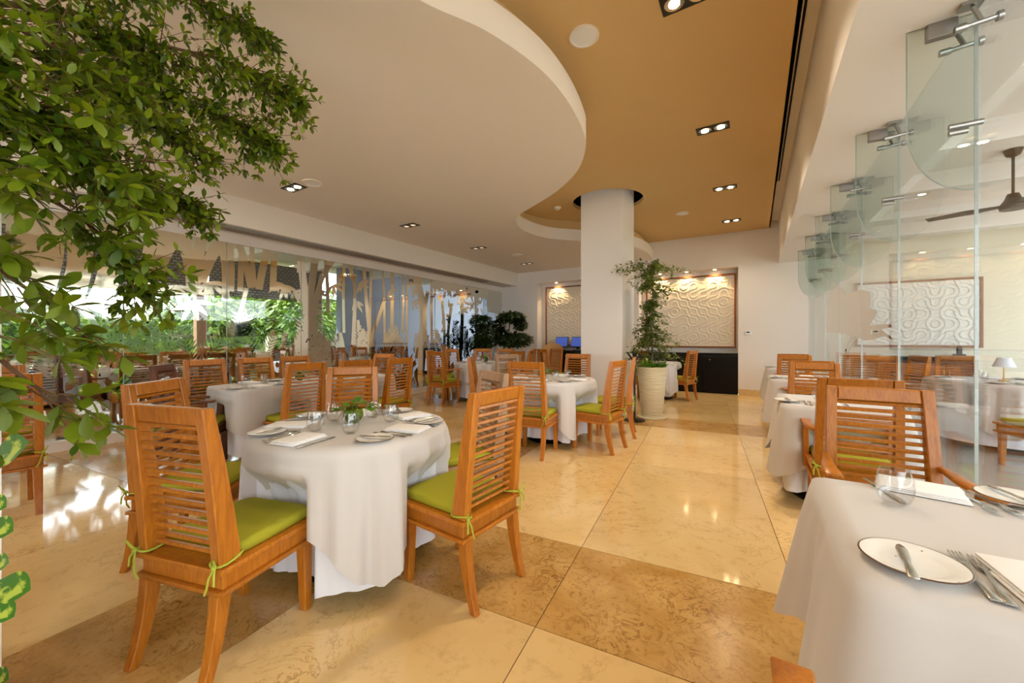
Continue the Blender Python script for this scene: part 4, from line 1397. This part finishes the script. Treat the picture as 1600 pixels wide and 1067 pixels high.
for k, (hx, hy, tx, ty) in enumerate(((1494, 767, 1540, 794), (1512, 768, 1572, 797))):
    ax, ay = P(hx, hy, ZC); bx, by = P(tx, ty, ZC)
    place('table_fork', FORK, 'steel', f"steel fork {'left' if k == 0 else 'right'} of the pair behind the seam of the front right table", 'fork', ax, ay, ZC, math.atan2(by - ay, bx - ax) - PI / 2, 'table forks')
x_, y_ = P(1590, 784, ZC); put_plate(x_, y_, ZC, math.radians(190), 'at the far right of the front right table')
for nm, yy in (('second', 3.92), ('third', 6.05), ('last', 8.15)):
    setting(0.46, yy, ZC, 90, f'at the near cover of the {nm} right table', r=0.2, glass=False)
    setting(0.56, yy, ZC, 270, f'at the far cover of the {nm} right table', r=0.2)
# lamp table beyond the glass
LT = (2.42, 6.85)
for f_, w_ in ((100, 'at the near cover of the lamp table'), (262, 'at the far cover of the lamp table'), (10, 'at the left cover of the lamp table')):
    setting(LT[0], LT[1], ZC, f_, w_, r=0.42)
t = thing('table_lamp', 'small brass table lamp with a white shade beyond the right glass', 'lamp', (LT[0] + 0.02, LT[1] - 0.02, ZC))
MB().lathe([(0.0, 0), (0.045, 0), (0.045, 0.012), (0.012, 0.02), (0.0, 0.02)], 20).build('base', 'brass', t, 40)
MB().tube([(0, 0, 0.015), (0, 0, 0.2)], 0.007, 10).build('stem', 'brass', t, 40)
MB().lathe([(0.092, 0.165), (0.052, 0.27), (0.050, 0.27), (0.090, 0.165)], 24).build('shade', 'lamp_shade', t, 40)

# ------------------------------------------------------------------ plants
def tree_pot(x, y, label, h, r0, r1, mt='pot_cream'):
    t = thing('ribbed_planter', label, 'planter', (x, y, 0))
    prof = []
    nr = 30
    for i in range(nr * 4 + 1):
        f_ = i / (nr * 4)
        r_ = r0 + (r1 - r0) * f_ + 0.004 * math.sin(f_ * nr * 2 * PI)
        prof.append((r_, 0.03 + (h - 0.03) * f_))
    prof += [(r1 - 0.015, h), (r1 - 0.03, h - 0.05)]
    MB().lathe(prof, 40).build('ribbed_body', mt, t, 60)
    MB().disc(r1 - 0.022, h - 0.03, 32).build('soil', 'soil', t)
    MB().lathe([(0.0, 0.0), (r0 + 0.06, 0.0), (r0 + 0.065, 0.02), (r0 + 0.05, 0.035), (r0 - 0.01, 0.03)], 40).build('saucer', mt, t, 40)
    return t


px_, py_ = -1.38, 6.36
tree_pot(px_, py_, 'tall tapered cream ribbed planter beside the pillar', 0.80, 0.155, 0.225)
rt = random.Random(21)
t = thing('potted_tree', 'slender leafy tree growing from the cream planter by the pillar', 'tree', (px_, py_, 0.77))
trunk = MB()
tp = [(0, 0, 0), (0.01, 0.0, 0.3), (-0.01, 0.01, 0.65), (0.02, 0.0, 1.0), (0.0, 0, 1.35), (-0.03, 0, 1.62)]
trunk.tube(catmull(tp, 4), 0.016, 8, 0.006)
xf = []
for k in range(105):
    z0 = rt.uniform(0.15, 1.66); a = rt.uniform(0, 2 * PI)
    le = rt.uniform(0.2, 0.5) * (0.75 + 0.35 * math.sin(z0 * 5)) * (1.2 if z0 > 1.3 else 0.9)
    d = Vector((math.cos(a), math.sin(a), rt.uniform(0.0, 0.5)))
    p0 = Vector((0, 0, z0)); pts = [p0 + d * le * s_ + Vector((0, 0, -0.22 * le * (s_ * 2) ** 2 * 0.6)) for s_ in (0, 0.35, 0.7, 1.0)]
    if any(p.x < -0.36 and p.y > -0.24 for p in pts): continue
    trunk.tube(pts, 0.005, 5, 0.0015)
    for s_ in np.linspace(0.25, 1.0, 9):
        q = p0 + d * le * s_ + Vector((0, 0, -0.22 * le * (s_ * 2) ** 2 * 0.6))
        for j in range(5):
            b2 = rt.uniform(0, 2 * PI)
            off = Vector((rt.gauss(0, .03), rt.gauss(0, .03), rt.gauss(0, .025)))
            if q.x + off.x > -0.35 or q.y + off.y < -0.24: xf.append((q + off, (math.cos(b2), math.sin(b2), rt.uniform(-0.7, 0.5)), (0, 0, 1), rt.uniform(0.044, 0.07)))
trunk.build('trunk', 'bark_grey', t, 60)
leaves_obj('foliage', xf, 'leaf_tree', t, 0.55, 3, 0.25)
t = thing('ground_cover_plant', 'bright trailing leaves filling the top of the cream planter', 'plant', (px_, py_, 0.78))
xf = []
for k in range(150):
    a = rt.uniform(0, 2 * PI); rr = 0.2 * math.sqrt(rt.random())
    xf.append(((rr * math.cos(a), rr * math.sin(a), rt.uniform(0.0, 0.08)), (math.cos(a + rt.uniform(-.8, .8)), math.sin(a + rt.uniform(-.8, .8)), rt.uniform(-0.2, 0.9)), (0, 0, 1), rt.uniform(0.05, 0.09)))
for k in range(26):
    s_ = k / 26
    xf.append(((-0.21 - 0.02 * math.sin(9 * s_), -0.1 + 0.03 * math.cos(7 * s_), 0.04 - 0.14 * s_), (-0.7, rt.uniform(-.6, .3), rt.uniform(-1, 0.1)), (0, 0, 1), 0.05))
leaves_obj('leaves', xf, 'leaf_bright', t, 0.8, 3, 0.2)


def bush(label, x, y, crowns, seed, pot_h=0.42):
    rb = random.Random(seed)
    tp_ = thing('round_planter', f'dark round planter, {label.split(" beside")[0].split(" against")[0]} growing in it', 'planter', (x, y, 0))
    MB().lathe([(0.0, 0.0), (0.16, 0.0), (0.21, pot_h * 0.6), (0.22, pot_h), (0.2, pot_h), (0.19, pot_h - 0.04), (0.0, pot_h - 0.04)], 28).build('body', 'black_metal', tp_, 40)
    t = thing('clipped_bush', label, 'plant', (x, y, pot_h - 0.04), 0, 'dark bushes by the far wall')
    st = MB(); xf = []
    st.tube([(0, 0, 0), (0.02, 0, 0.4), (0, 0.01, 0.8), (0.0, 0, 1.25)], 0.018, 8, 0.008)
    for (cx, cy, cz, rx, rz, n_) in crowns:
        st.tube([(0, 0, max(0.3, cz - 0.4)), (cx * 0.6, cy * 0.6, cz - 0.1), (cx, cy, cz)], 0.008, 6, 0.004)
        for k in range(int(n_ * 1.5)):
            a = rb.uniform(0, 2 * PI); ph_ = math.acos(rb.uniform(-1, 1)); r_ = rb.uniform(0.72, 1.0)
            q = Vector((cx + rx * r_ * math.sin(ph_) * math.cos(a), cy + rx * r_ * math.sin(ph_) * math.sin(a), cz + rz * r_ * math.cos(ph_)))
            xf.append((q, (math.cos(a) + rb.uniform(-.6, .6), math.sin(a) + rb.uniform(-.6, .6), rb.uniform(-0.8, 0.6)), (0, 0, 1), rb.uniform(0.08, 0.125)))
    st.build('stem', 'bark', t, 60)
    leaves_obj('foliage', xf, 'leaf_dark', t, 0.75, 2, 0.2)


bush('dark bush with an arching crown beside the far wall niche', -5.72, 9.0, [(0.1, -0.05, 1.42, 0.36, 0.16, 420), (0.36, 0, 1.22, 0.16, 0.16, 160), (-0.36, 0, 1.2, 0.17, 0.2, 170), (0.15, 0, 0.82, 0.52, 0.2, 620), (-0.3, 0, 0.95, 0.25, 0.25, 220)], 31)
bush('dark bushy plant against the bamboo glass left of the arching bush', -6.12, 8.3, [(-0.05, 0, 1.3, 0.28, 0.2, 300), (0.15, 0, 0.9, 0.3, 0.3, 380), (-0.15, 0.1, 0.75, 0.3, 0.22, 300)], 32)

# coat stand
t = thing('coat_stand', 'black metal coat stand with splayed hooks beside the planter', 'coat stand', (-1.55, 5.98, 0))
MB().lathe([(0.0, 0.0), (0.15, 0.0), (0.155, 0.012), (0.03, 0.03), (0.0, 0.03)], 28).build('base', 'black_metal', t, 40)
MB().tube([(0, 0, 0.02), (0, 0, 1.02)], 0.016, 10).build('pole', 'black_metal', t, 40)
for k in range(4):
    a = k * PI / 2 + 0.5
    MB().tube([(0, 0, 0.90), (0.05 * math.cos(a), 0.05 * math.sin(a), 0.95), (0.11 * math.cos(a), 0.11 * math.sin(a), 1.04)], 0.013, 8).build('hook', 'black_metal', t, 40)

# rattan chair back near the counter
t = thing('rattan_chair', 'pale woven rattan chair beside the left niche', 'chair', (-4.58, 9.35, 0), math.radians(200))
secs = []
for k in range(13):
    a = -1.25 + 2.5 * k / 12
    secs.append([(0.24 * math.sin(a) + dx * math.sin(a), -0.22 * math.cos(a) - dx * math.cos(a), z) for dx, z in ((0, 0.45), (0.02, 0.45), (0.06, 1.12 - 0.10 * abs(a)), (0.04, 1.14 - 0.10 * abs(a)))])
MB().loft(secs).build('backrest', 'rattan', t, 50)
MB().box(-0.22, 0.22, -0.22, 0.22, 0.40, 0.46).build('seat', 'rattan', t, None, 0.02, 2)
for sx in (-0.18, 0.18):
    for sy in (-0.18, 0.18): MB().tube([(sx, sy, 0), (sx, sy, 0.41)], 0.018, 8).build('leg', 'wood_pale', t, 40)

# ------------------------------------------------------------------ room beyond the right glass
struct('floor_right', MB().box(XR + 0.05, 5.6, YR, YB + 0.1, -0.12, 0.0), 'room_tile', label='grey stone floor of the room beyond the right glass')
struct('wall_right_back', MB().box(1.30, 5.6, YB, YB + 0.3, 0, 3.6), 'cream_paint', label='cream end wall beyond the right glass')
struct('wall_right_stub', MB().box(XR + 0.05, 1.30, YB, YB + 0.3, 0, ZS), 'cream_paint')
wrr = MB()
wrr.box(5.5, 5.7, 9.0, YB, 0, 3.6).box(5.5, 5.7, YR, 9.0, 2.9, 3.6).box(5.5, 5.7, YR, 9.0, 0, 0.2)
struct('wall_right_side', wrr, 'cream_paint')  # unseen side wall, left mostly open so daylight brightens this room
struct('ceiling_right', MB().box(1.30, 5.7, YR, YB + 0.3, 3.17, 3.3), 'soffit_white', label='white stepped ceiling beyond the right glass')
for i, y in enumerate((1.2, 2.5, 3.8, 5.1, 6.4, 7.7, 9.0)):
    struct(f'trim_{10 + i}', MB().box(1.30, 5.5, y, y + 0.28, 2.97, 3.17), 'soffit_white', label='white ceiling beam beyond the right glass')
relief_panel('cool white carved relief panel beyond the right glass', 1.66, 3.24, 1.12, 2.26, YB - 0.03, 9, 6, 12, 'relief_cool')
t = thing('sideboard', 'dark brown sideboard with steel handles under the panel beyond the glass', 'sideboard', (2.40, YB - 0.30, 0))
MB().box(-0.62, 0.62, -0.2, 0.2, 0.0, 0.86).build('body', 'wood_dark', t)
MB().box(-0.64, 0.64, -0.22, 0.22, 0.865, 0.92).build('top', 'black_lacquer', t, None, 0.004)
for i in range(4):
    d = MB().box(-0.61 + i * 0.305, -0.315 + i * 0.305, -0.222, -0.205, 0.08, 0.84).build('door', 'wood_dark', t, None, 0.003)
    MB().tube([(-0.34 + i * 0.305 if i % 2 == 0 else -0.58 + i * 0.305, -0.236, 0.55), (-0.34 + i * 0.305 if i % 2 == 0 else -0.58 + i * 0.305, -0.236, 0.72)], 0.008, 8).build('handle', 'steel', d)
for k in range(3):
    t2 = MB().box(-0.13, 0.13, -0.1, 0.1, 0, 0.012).build('stacked_napkin', 'napkin', None, 60, 0.004, 2, loc=(2.05, YB - 0.30, 0.921 + k * 0.0125))
    tag(t2, f"folded white cloth, {('bottom', 'middle', 'top')[k]} of the pile on the sideboard beyond the glass", 'napkin', 'cloths on the sideboard')
t = thing('card_terminal', 'black handset on its cradle beside the lamp beyond the glass', 'handset', (2.92, YB - 0.30, 0.921))
MB().box(-0.06, 0.06, -0.08, 0.08, 0, 0.06).build('cradle', 'plastic_black', t, None, 0.01)
MB().box(-0.03, 0.03, -0.03, 0.03, 0.05, 0.19).build('handset', 'plastic_black', t, None, 0.012)
# fan
fx, fy = P(1583, 318, 2.62)[0], P(1583, 318, 2.62)[1]
t = thing('ceiling_fan', 'dark brown ceiling fan beyond the right glass', 'fan', (fx, fy, 0))
MB().lathe([(0.0, 3.17), (0.07, 3.17), (0.05, 3.11), (0.015, 3.09), (0.0, 3.09)], 20).build('canopy', 'fan_brown', t, 40)
MB().tube([(0, 0, 2.70), (0, 0, 3.1)], 0.012, 8).build('rod', 'fan_brown', t)
MB().lathe([(0.0, 2.56), (0.09, 2.56), (0.1, 2.60), (0.06, 2.66), (0.04, 2.72), (0.0, 2.72)], 24).build('motor', 'fan_brown', t, 40)
for k in range(3):
    a = k * 2 * PI / 3 + 0.56
    c, s_ = math.cos(a), math.sin(a)
    def bl(r_, w_, z): return (r_ * c - w_ * s_, r_ * s_ + w_ * c, z)
    MB().loft([[bl(0.08, -0.03, 2.60), bl(0.08, 0.03, 2.61), bl(0.08, 0.03, 2.616), bl(0.08, -0.03, 2.606)], [bl(0.3, -0.06, 2.595), bl(0.3, 0.06, 2.615), bl(0.3, 0.06, 2.622), bl(0.3, -0.06, 2.602)], [bl(0.62, -0.055, 2.60), bl(0.62, 0.055, 2.612), bl(0.62, 0.055, 2.618), bl(0.62, -0.055, 2.606)]]).build('blade', 'fan_brown', t, 40)

# ------------------------------------------------------------------ terrace and garden beyond the left glass
struct('floor_terrace', MB().box(-11.4, XL - 0.05, YR - 6, 14, -0.12, 0.0), 'patio_tile', label='pale terrace floor beyond the bamboo glass')
gq = MB().box(-40, -11.4, -30, 40, -0.3, -0.08)
struct('ground_garden', gq, 'lawn', label='sunlit garden lawn beyond the terrace')
struct('ceiling_terrace', MB().box(-10.6, XL - 0.25, YR - 6, 14, 3.15, 3.25), 'cream_paint', label='cream terrace ceiling')
for i, y in enumerate(np.arange(-8, 13, 1.7)):
    struct(f'trim_{30 + i}', MB().box(-10.6, XL - 0.3, float(y), float(y) + 0.18, 2.95, 3.15), 'cream_paint', label='cream terrace ceiling beam')
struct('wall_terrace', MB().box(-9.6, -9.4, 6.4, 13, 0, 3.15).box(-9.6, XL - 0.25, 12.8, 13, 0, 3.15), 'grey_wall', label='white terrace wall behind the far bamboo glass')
for i, y in enumerate((-6.2, -3.4, -0.6, 2.2, 5.0)):
    t = MB().box(-0.02, 0.02, -1.3, 1.3, 0, 0.86).build('woven_blind', 'woven', None, loc=(-10.1, y, 2.2))
    tag(t, f"grey woven blind at the terrace edge, {('first', 'second', 'third', 'fourth', 'fifth')[i]} from the camera side", 'blind', 'terrace blinds')
for i, y in enumerate((-4.8, -2.0, 0.8, 3.6, 6.3)):
    t = thing('timber_post', f'tan timber terrace post, {("first", "second", "third", "fourth", "fifth")[i]} from the camera side', 'post', (-10.3, y, 0), 0, 'terrace posts')
    MB().box(-0.09, 0.09, -0.09, 0.09, 0.12, 3.15).build('shaft', 'wood_pale', t, None, 0.01)
    MB().box(-0.13, 0.13, -0.13, 0.13, 0.0, 0.12).build('foot', 'plaster', t, None, 0.01)
TG = 'terrace chairs beyond the bamboo glass'
ordn = ('first', 'second', 'third', 'fourth', 'fifth')
for i, y in enumerate((-0.9, 1.0, 2.9, 4.8)):
    c = (-8.5, y)
    table(f'terrace table, {ordn[i]} from the camera side beyond the bamboo glass', 'square', 0.40, (c[0], c[1], 0), 0, 'terrace tables')
    cloth('tablecloth', f'pale cloth on the {ordn[i]} terrace table beyond the bamboo glass', 'square', 0.40, ZT_, 0.3, 200 + i, 'cloth_white', (c[0], c[1], 0), 0, 0.15, 0.08, 8, 0.02)
    for k, (dx, dy, f_) in enumerate(((0.82, 0, 180), (-0.82, 0, 0), (0, 0.82, 270), (0, -0.82, 90))):
        chair_back(c[0] + dx, c[1] + dy, f_, f"terrace chair on the {('room', 'garden', 'far', 'near')[k]} side of the {ordn[i]} terrace table", mt='wood_dark' if (i + k) % 3 else 'wood', group=TG)


def rosette(label, x, y, n_, L_, w, seed, mt='leaf_garden', up=0.9, z=0.0, cat='plant'):
    """blades arching out of one base: palm or agave"""
    rr = random.Random(seed)
    t = thing('garden_palm', label, cat, (x, y, z), 0, 'garden plants')
    m_ = MB()
    for k in range(n_):
        a = rr.uniform(0, 2 * PI); el = rr.uniform(0.35, 1.35) * up; l_ = L_ * rr.uniform(0.7, 1.1)
        c, s_ = math.cos(a), math.sin(a)
        pts = []
        for j in range(7):
            u = j / 6; rad = l_ * u * math.cos(el); hh = l_ * u * math.sin(el) - 0.45 * l_ * u * u
            ww = w * math.sin(PI * (0.12 + 0.86 * u)) * 0.5
            pts += [(rad * c - ww * s_, rad * s_ + ww * c, hh + 0.02), (rad * c, rad * s_, hh), (rad * c + ww * s_, rad * s_ - ww * c, hh + 0.02)]
        m_.add(pts, [f2 for j in range(6) for f2 in ((j * 3, j * 3 + 3, j * 3 + 4, j * 3 + 1), (j * 3 + 1, j * 3 + 4, j * 3 + 5, j * 3 + 2))])
    me = bpy.data.meshes.new('fronds'); me.from_pydata(m_.v, [], m_.f)
    for p in me.polygons: p.use_smooth = True
    me.update()
    link('fronds', me, mt, t)['kind'] = 'stuff'
    MB().lathe([(0.0, -0.1), (0.09, -0.1), (0.06, 0.25), (0.0, 0.28)], 10).build('stem_base', 'bark', t, 40)
    return t


def shrub(label, x, y, z, rx, rz, n_, ls, seed, mt='leaf_bright', name='garden_tree', trunk_h=None):
    rr = random.Random(seed)
    t = thing(name, label, 'tree', (x, y, z), 0, 'garden trees')
    xf = []
    for k in range(n_):
        a = rr.uniform(0, 2 * PI); ph_ = math.acos(rr.uniform(-1, 1)); r_ = rr.random() ** 0.4
        q = (rx * r_ * math.sin(ph_) * math.cos(a), rx * r_ * math.sin(ph_) * math.sin(a), trunk_h + rz * r_ * math.cos(ph_))
        xf.append((q, (math.cos(a), math.sin(a), rr.uniform(-1, 0.5)), (0, 0, 1), ls * rr.uniform(0.6, 1.2)))
    leaves_obj('foliage', xf, mt, t, 0.6, 2, 0.25)
    MB().tube([(0, 0, -0.1), (0.05, 0, trunk_h * 0.5), (0, 0.03, trunk_h)], 0.08, 8, 0.04).build('trunk', 'bark_grey', t, 60)


rosette('broad agave in the garden seen through the second glass pane', -11.9, 2.6, 34, 1.5, 0.16, 41)
rosette('spiky palm in the garden behind the front glass pane', -11.8, 1.2, 40, 1.9, 0.10, 42)
rosette('large-leaved plant at the terrace edge by the timber post', -11.9, 4.6, 26, 1.7, 0.28, 43)
rosette('low palm in the garden at the far left', -12.0, -0.8, 34, 1.6, 0.12, 44)
rosette('tall palm fan beyond the garden edge', -13.5, 3.7, 34, 2.4, 0.2, 46, z=0.2)
shrub('bright climbing shrub at the terrace edge beside the grey wall', -9.75, 5.55, 0, 0.5, 1.0, 900, 0.16, 51, 'leaf_bright', 'climbing_shrub', 1.35)
for i, (x, y, s_) in enumerate(((-15, -3.5, 1), (-16, 0.5, 1.1), (-14.8, 3.0, 0.9), (-16, 5.8, 1.2), (-17, 9.5, 1.3))):
    shrub(('round sunlit tree', 'broad sunlit tree', 'small sunlit tree', 'tall sunlit tree', 'far sunlit tree')[i] + ' at the back of the garden', x, y, 0, 1.5 * s_, 1.2 * s_, 1500, 0.26, 60 + i, 'leaf_garden', 'garden_tree', 1.6 * s_)
hr = thing('hedge', 'unseen hedge added outside the right-hand room to darken reflections', 'hedge')  # out of view, added to keep bright sky out of the film reflections
MB().box(12.2, 12.8, -14, 24, -0.1, 2.2).build('core', 'hedge_core', hr)
rh = random.Random(78)
leaves_obj('foliage', [((rh.gauss(12.2, 0.15), rh.uniform(-14, 24), rh.uniform(0, 2.4)), (rh.uniform(-1, 1), rh.uniform(-1, 1), rh.uniform(-1, 1)), (0, 0, 1), rh.uniform(0.2, 0.35)) for _ in range(3000)], 'leaf_garden', hr, 0.6, 2, 0.2)
struct('ground_bounce_right', MB().box(5.7, 30, -30, 40, -0.3, -0.08), 'paving', label='unseen pale ground added outside the right-hand room to bounce daylight')  # out of view, added as a reflector that lifts the ceilings
hed = []
rh = random.Random(77)
for k in range(7500):
    hed.append(((rh.gauss(-19, 0.5), rh.uniform(-14, 26), rh.uniform(0, 3.6)), (rh.uniform(-1, 1), rh.uniform(-1, 1), rh.uniform(-1, 1)), (0, 0, 1), rh.uniform(0.25, 0.5)))
hd = thing('hedge', 'long green hedge closing the garden', 'hedge')
MB().box(-19.7, -19.05, -14, 26, -0.1, 3.3).build('core', 'hedge_core', hd)
leaves_obj('foliage', hed, 'leaf_garden', hd, 0.6, 2, 0.2)

# ------------------------------------------------------------------ overhanging tree at the upper left
rg = random.Random(8)
t = thing('overhanging_tree', 'leafy tree with drooping branches reaching in from the upper left', 'tree', (-1.62, -0.22, 0))
org = Vector((-1.62, -0.22, 0))
wd = MB()
fork = P3(-170, 200, 0.95)
wd.tube(catmull([(0, 0, 0.45), (0.03, 0.02, 1.0), tuple(fork - org - Vector((0, 0, 0.3))), tuple(fork - org)], 5), 0.035, 8, 0.022)
BR = [  # pixel, pixel, distance along each main branch
    [(-170, 200, 0.95), (-80, 20, 1.05), (50, 12, 1.6), (150, 42, 1.75), (250, 70, 1.9), (350, 95, 2.05), (420, 125, 2.15), (455, 165, 2.25)],
    [(-170, 200, 0.95), (-60, 60, 1.05), (60, 90, 1.5), (150, 130, 1.65), (240, 190, 1.8), (310, 250, 1.95)],
    [(-170, 200, 0.95), (-60, 150, 1.02), (50, 170, 1.4), (140, 220, 1.55), (220, 280, 1.7), (300, 320, 1.8)],
    [(-170, 200, 0.95), (-70, 230, 1.0), (30, 290, 1.2), (110, 330, 1.3), (180, 390, 1.4), (205, 450, 1.45)],
    [(-170, 200, 0.95), (-80, 330, 1.05), (0, 420, 1.1), (70, 470, 1.15), (130, 520, 1.2)],
    [(-170, 200, 0.95), (-100, 420, 0.95), (-20, 540, 1.0), (50, 600, 1.05), (90, 620, 1.05)],
    [(-170, 200, 0.95), (-40, -60, 1.15), (120, -40, 1.8), (260, -20, 2.0), (350, 20, 2.1), (390, 45, 2.15)],
    [(-170, 200, 0.95), (-70, 110, 1.0), (20, 150, 1.12), (85, 205, 1.18), (150, 255, 1.25), (205, 300, 1.32)],
    [(-170, 200, 0.95), (-60, 20, 1.02), (40, 50, 1.25), (120, 95, 1.35), (190, 140, 1.45)],
    [(150, 42, 1.75), (200, 110, 1.85), (280, 150, 2.0), (350, 180, 2.1), (390, 200, 2.15), (412, 218, 2.15)],
]
leafs = []       # (pos, dir, up, len)
brown = []


def whorl(p, d, n_, l_, sd=0.9):
    d = d.normalized()
    a = d.cross(Vector((0, 0, 1)))
    if a.length < 1e-3: a = Vector((1, 0, 0))
    a.normalize(); b2 = a.cross(d)
    ph_ = rg.uniform(0, 2 * PI)
    for k in range(n_):
        th = ph_ + 2 * PI * k / n_ + rg.uniform(-.3, .3)
        dd = d * rg.uniform(0.35, 0.9) + (a * math.cos(th) + b2 * math.sin(th)) * sd + Vector((0, 0, -0.15))
        wp = p + org
        if wp.z > ZW - 0.08 or (wp.x < -1.9 and wp.y < 0.28): continue
        isb = rg.random() < 0.012
        (brown if isb else leafs).append((p, dd, Vector((rg.gauss(0, .4), rg.gauss(0, .4), 1)), l_ * rg.uniform(0.65, 1.15) * (0.6 if isb else 1)))


DOWN = Vector((RW[0] * 0.75, RW[1] * 0.75, -0.62))      # twigs sweep to the right and droop
for bi, br in enumerate(BR):
    pts = [P3(*q) - org for q in br]
    cp = [Vector(q) for q in catmull([tuple(q) for q in pts], 6)]
    wd.tube(cp, 0.014 if bi in (0, 1) else 0.009, 7, 0.003)
    n0 = 4 if bi != 9 else 0
    big = bi in (4, 5)
    if bi == 4: n0 = 7
    for i in range(n0 + 1, len(cp)):
        f_ = i / len(cp)
        nt = (1 if rg.random() < 0.85 else 0) if big else ({3: 2, 7: 2, 8: 2}.get(bi, 4))
        for k in range(nt):
            p0 = cp[i] + Vector((rg.gauss(0, .01), rg.gauss(0, .01), rg.gauss(0, .01)))
            d = (DOWN + Vector((rg.gauss(0, .45), rg.gauss(0, .45), rg.gauss(0, .36)))).normalized()
            le = rg.uniform(0.10, 0.26) * (1.0 if not big else 0.8)
            if f_ > 0.85: le *= 0.7
            if (p0 + org).x < -1.88 and (p0 + org).y < 0.30: continue
            tw = [p0, p0 + d * le * 0.5, p0 + d * le + Vector((0, 0, -0.10 * le))]
            wd.tube(tw, 0.0028, 4, 0.001)
            l_ = (rg.uniform(0.046, 0.066) if bi in (3, 7, 8) else rg.uniform(0.036, 0.055)) if not big else rg.uniform(0.062, 0.086)
            nw = 4 if not big else 2
            for j in range(1, nw + 1):
                q = p0.lerp(tw[2], j / nw)
                whorl(q, d, rg.randint(3, 4) if j < nw else 5, l_)
        # short upward sprays fill the mass
        if not big and rg.random() < 0.8 and cp[i].z < 2.8:
            p0 = cp[i]; d = (Vector((RW[0] * 0.6, RW[1] * 0.6, 0.35)) + Vector((rg.gauss(0, .4), rg.gauss(0, .4), rg.gauss(0, .3)))).normalized()
            tw = [p0, p0 + d * 0.09, p0 + d * 0.17]
            wd.tube(tw, 0.0025, 4, 0.001)
            for j in (1, 2): whorl(tw[j], d, 4, rg.uniform(0.036, 0.055))
wd.build('branches', 'bark', t, 60)
# the leaves that show largest stand singly, the rest are one mass
cpos = Vector((0, 0, HC)) - org


def screen(p):
    w = p + org - Vector((0, 0, HC))
    d = w.x * FW[0] + w.y * FW[1]
    if d <= 0.05: return None
    return (CXP + FPX * (w.x * RW[0] + w.y * RW[1]) / d, CYP - FPX * w.z / d, d)


scored = []
for lf in leafs:
    s_ = screen(lf[0])
    vis = s_ is not None and -5 < s_[0] < 700 and -10 < s_[1] < 760
    scored.append((-(lf[3] / s_[2]) if vis else 1.0, lf))
scored.sort(key=lambda q: q[0])
single = [q[1] for q in scored[:300]]
mass = [q[1] for q in scored[300:]]
lv, lf_ = leaf_blade(0.46, 6, 0.18)
leaf_me = bpy.data.meshes.new('leaf'); leaf_me.from_pydata(lv, [], lf_)
for p in leaf_me.polygons: p.use_smooth = True
leaf_me.update(); leaf_me.materials.append(MATS['leaf_front'])
for (p, d, up, l_) in single:
    o = bpy.data.objects.new('leaf', leaf_me); COL.objects.link(o); o.parent = t
    d = Vector(d).normalized(); s_ = up.cross(d).normalized(); u2 = d.cross(s_)
    Mx = Matrix((d, s_, u2)).transposed().to_4x4() @ Matrix.Diagonal((l_, l_, l_, 1))
    o.matrix_basis = Matrix.Translation(p) @ Mx
leaves_obj('foliage', mass, 'leaf_front', t, 0.42, 4, 0.2)
leaves_obj('withered_leaves', brown, 'leaf_brown', t, 0.5, 3, 0.5)
tub = thing('tree_tub', 'white square tub holding the overhanging tree', 'planter', (org.x, org.y, 0))
MB().loft([quad_sec(-0.2, 0.2, -0.2, 0.2, 0), quad_sec(-0.24, 0.24, -0.24, 0.24, 0.47), quad_sec(-0.21, 0.21, -0.21, 0.21, 0.47), quad_sec(-0.2, 0.2, -0.2, 0.2, 0.42)]).build('tub_body', 'plaster', tub)

# pothos trailing down the pier
t = thing('pothos_vine', 'variegated pothos vine trailing down the white pier at the left edge', 'plant', (-1.99, 0.19, 0))
po = Vector((-1.99, 0.19, 0))
lv, lf_ = leaf_blade(0.78, 8, 0.16)
pm = bpy.data.meshes.new('leaf'); pm.from_pydata(lv, [], lf_)
for p in pm.polygons: p.use_smooth = True
pm.update(); pm.materials.append(MATS['leaf_pothos'])
vine = MB()
vp = [P3(-12, 560, 1.20) - po, P3(-6, 660, 1.18) - po, P3(-10, 760, 1.16) - po, P3(-4, 850, 1.15) - po, P3(-8, 930, 1.15) - po, P3(-4, 1060, 1.15) - po]
vine.tube(catmull([tuple(q) for q in vp], 5), 0.003, 6)
for (bx, by, tx, ty, l_, dd) in ((-18, 725, 34, 690, 0.13, 1.14), (-22, 815, 14, 830, 0.09, 1.12), (-10, 908, 40, 922, 0.11, 1.10), (-14, 935, 16, 965, 0.09, 1.08), (-18, 880, 8, 880, 0.07, 1.1), (-22, 780, 4, 792, 0.06, 1.1), (-18, 1052, 8, 1062, 0.06, 1.1)):
    p0 = P3(bx, by, dd) - po; p1 = P3(tx, ty, dd - 0.02) - po
    vine.tube([p0, p0 + (p1 - p0) * 0.3], 0.002, 5)
    d = (p1 - p0).normalized()
    up = Vector((-FW[0], -FW[1], 0.5)); s_ = up.cross(d).normalized(); u2 = d.cross(s_)
    o = bpy.data.objects.new('leaf', pm); COL.objects.link(o); o.parent = t
    ln = (p1 - p0).length * 0.85
    o.matrix_basis = Matrix.Translation(p0 + (p1 - p0) * 0.15) @ Matrix((d, s_, u2)).transposed().to_4x4() @ Matrix.Diagonal((ln, ln, ln, 1))
vine.build('stem', 'leaf_pothos', t, 60)
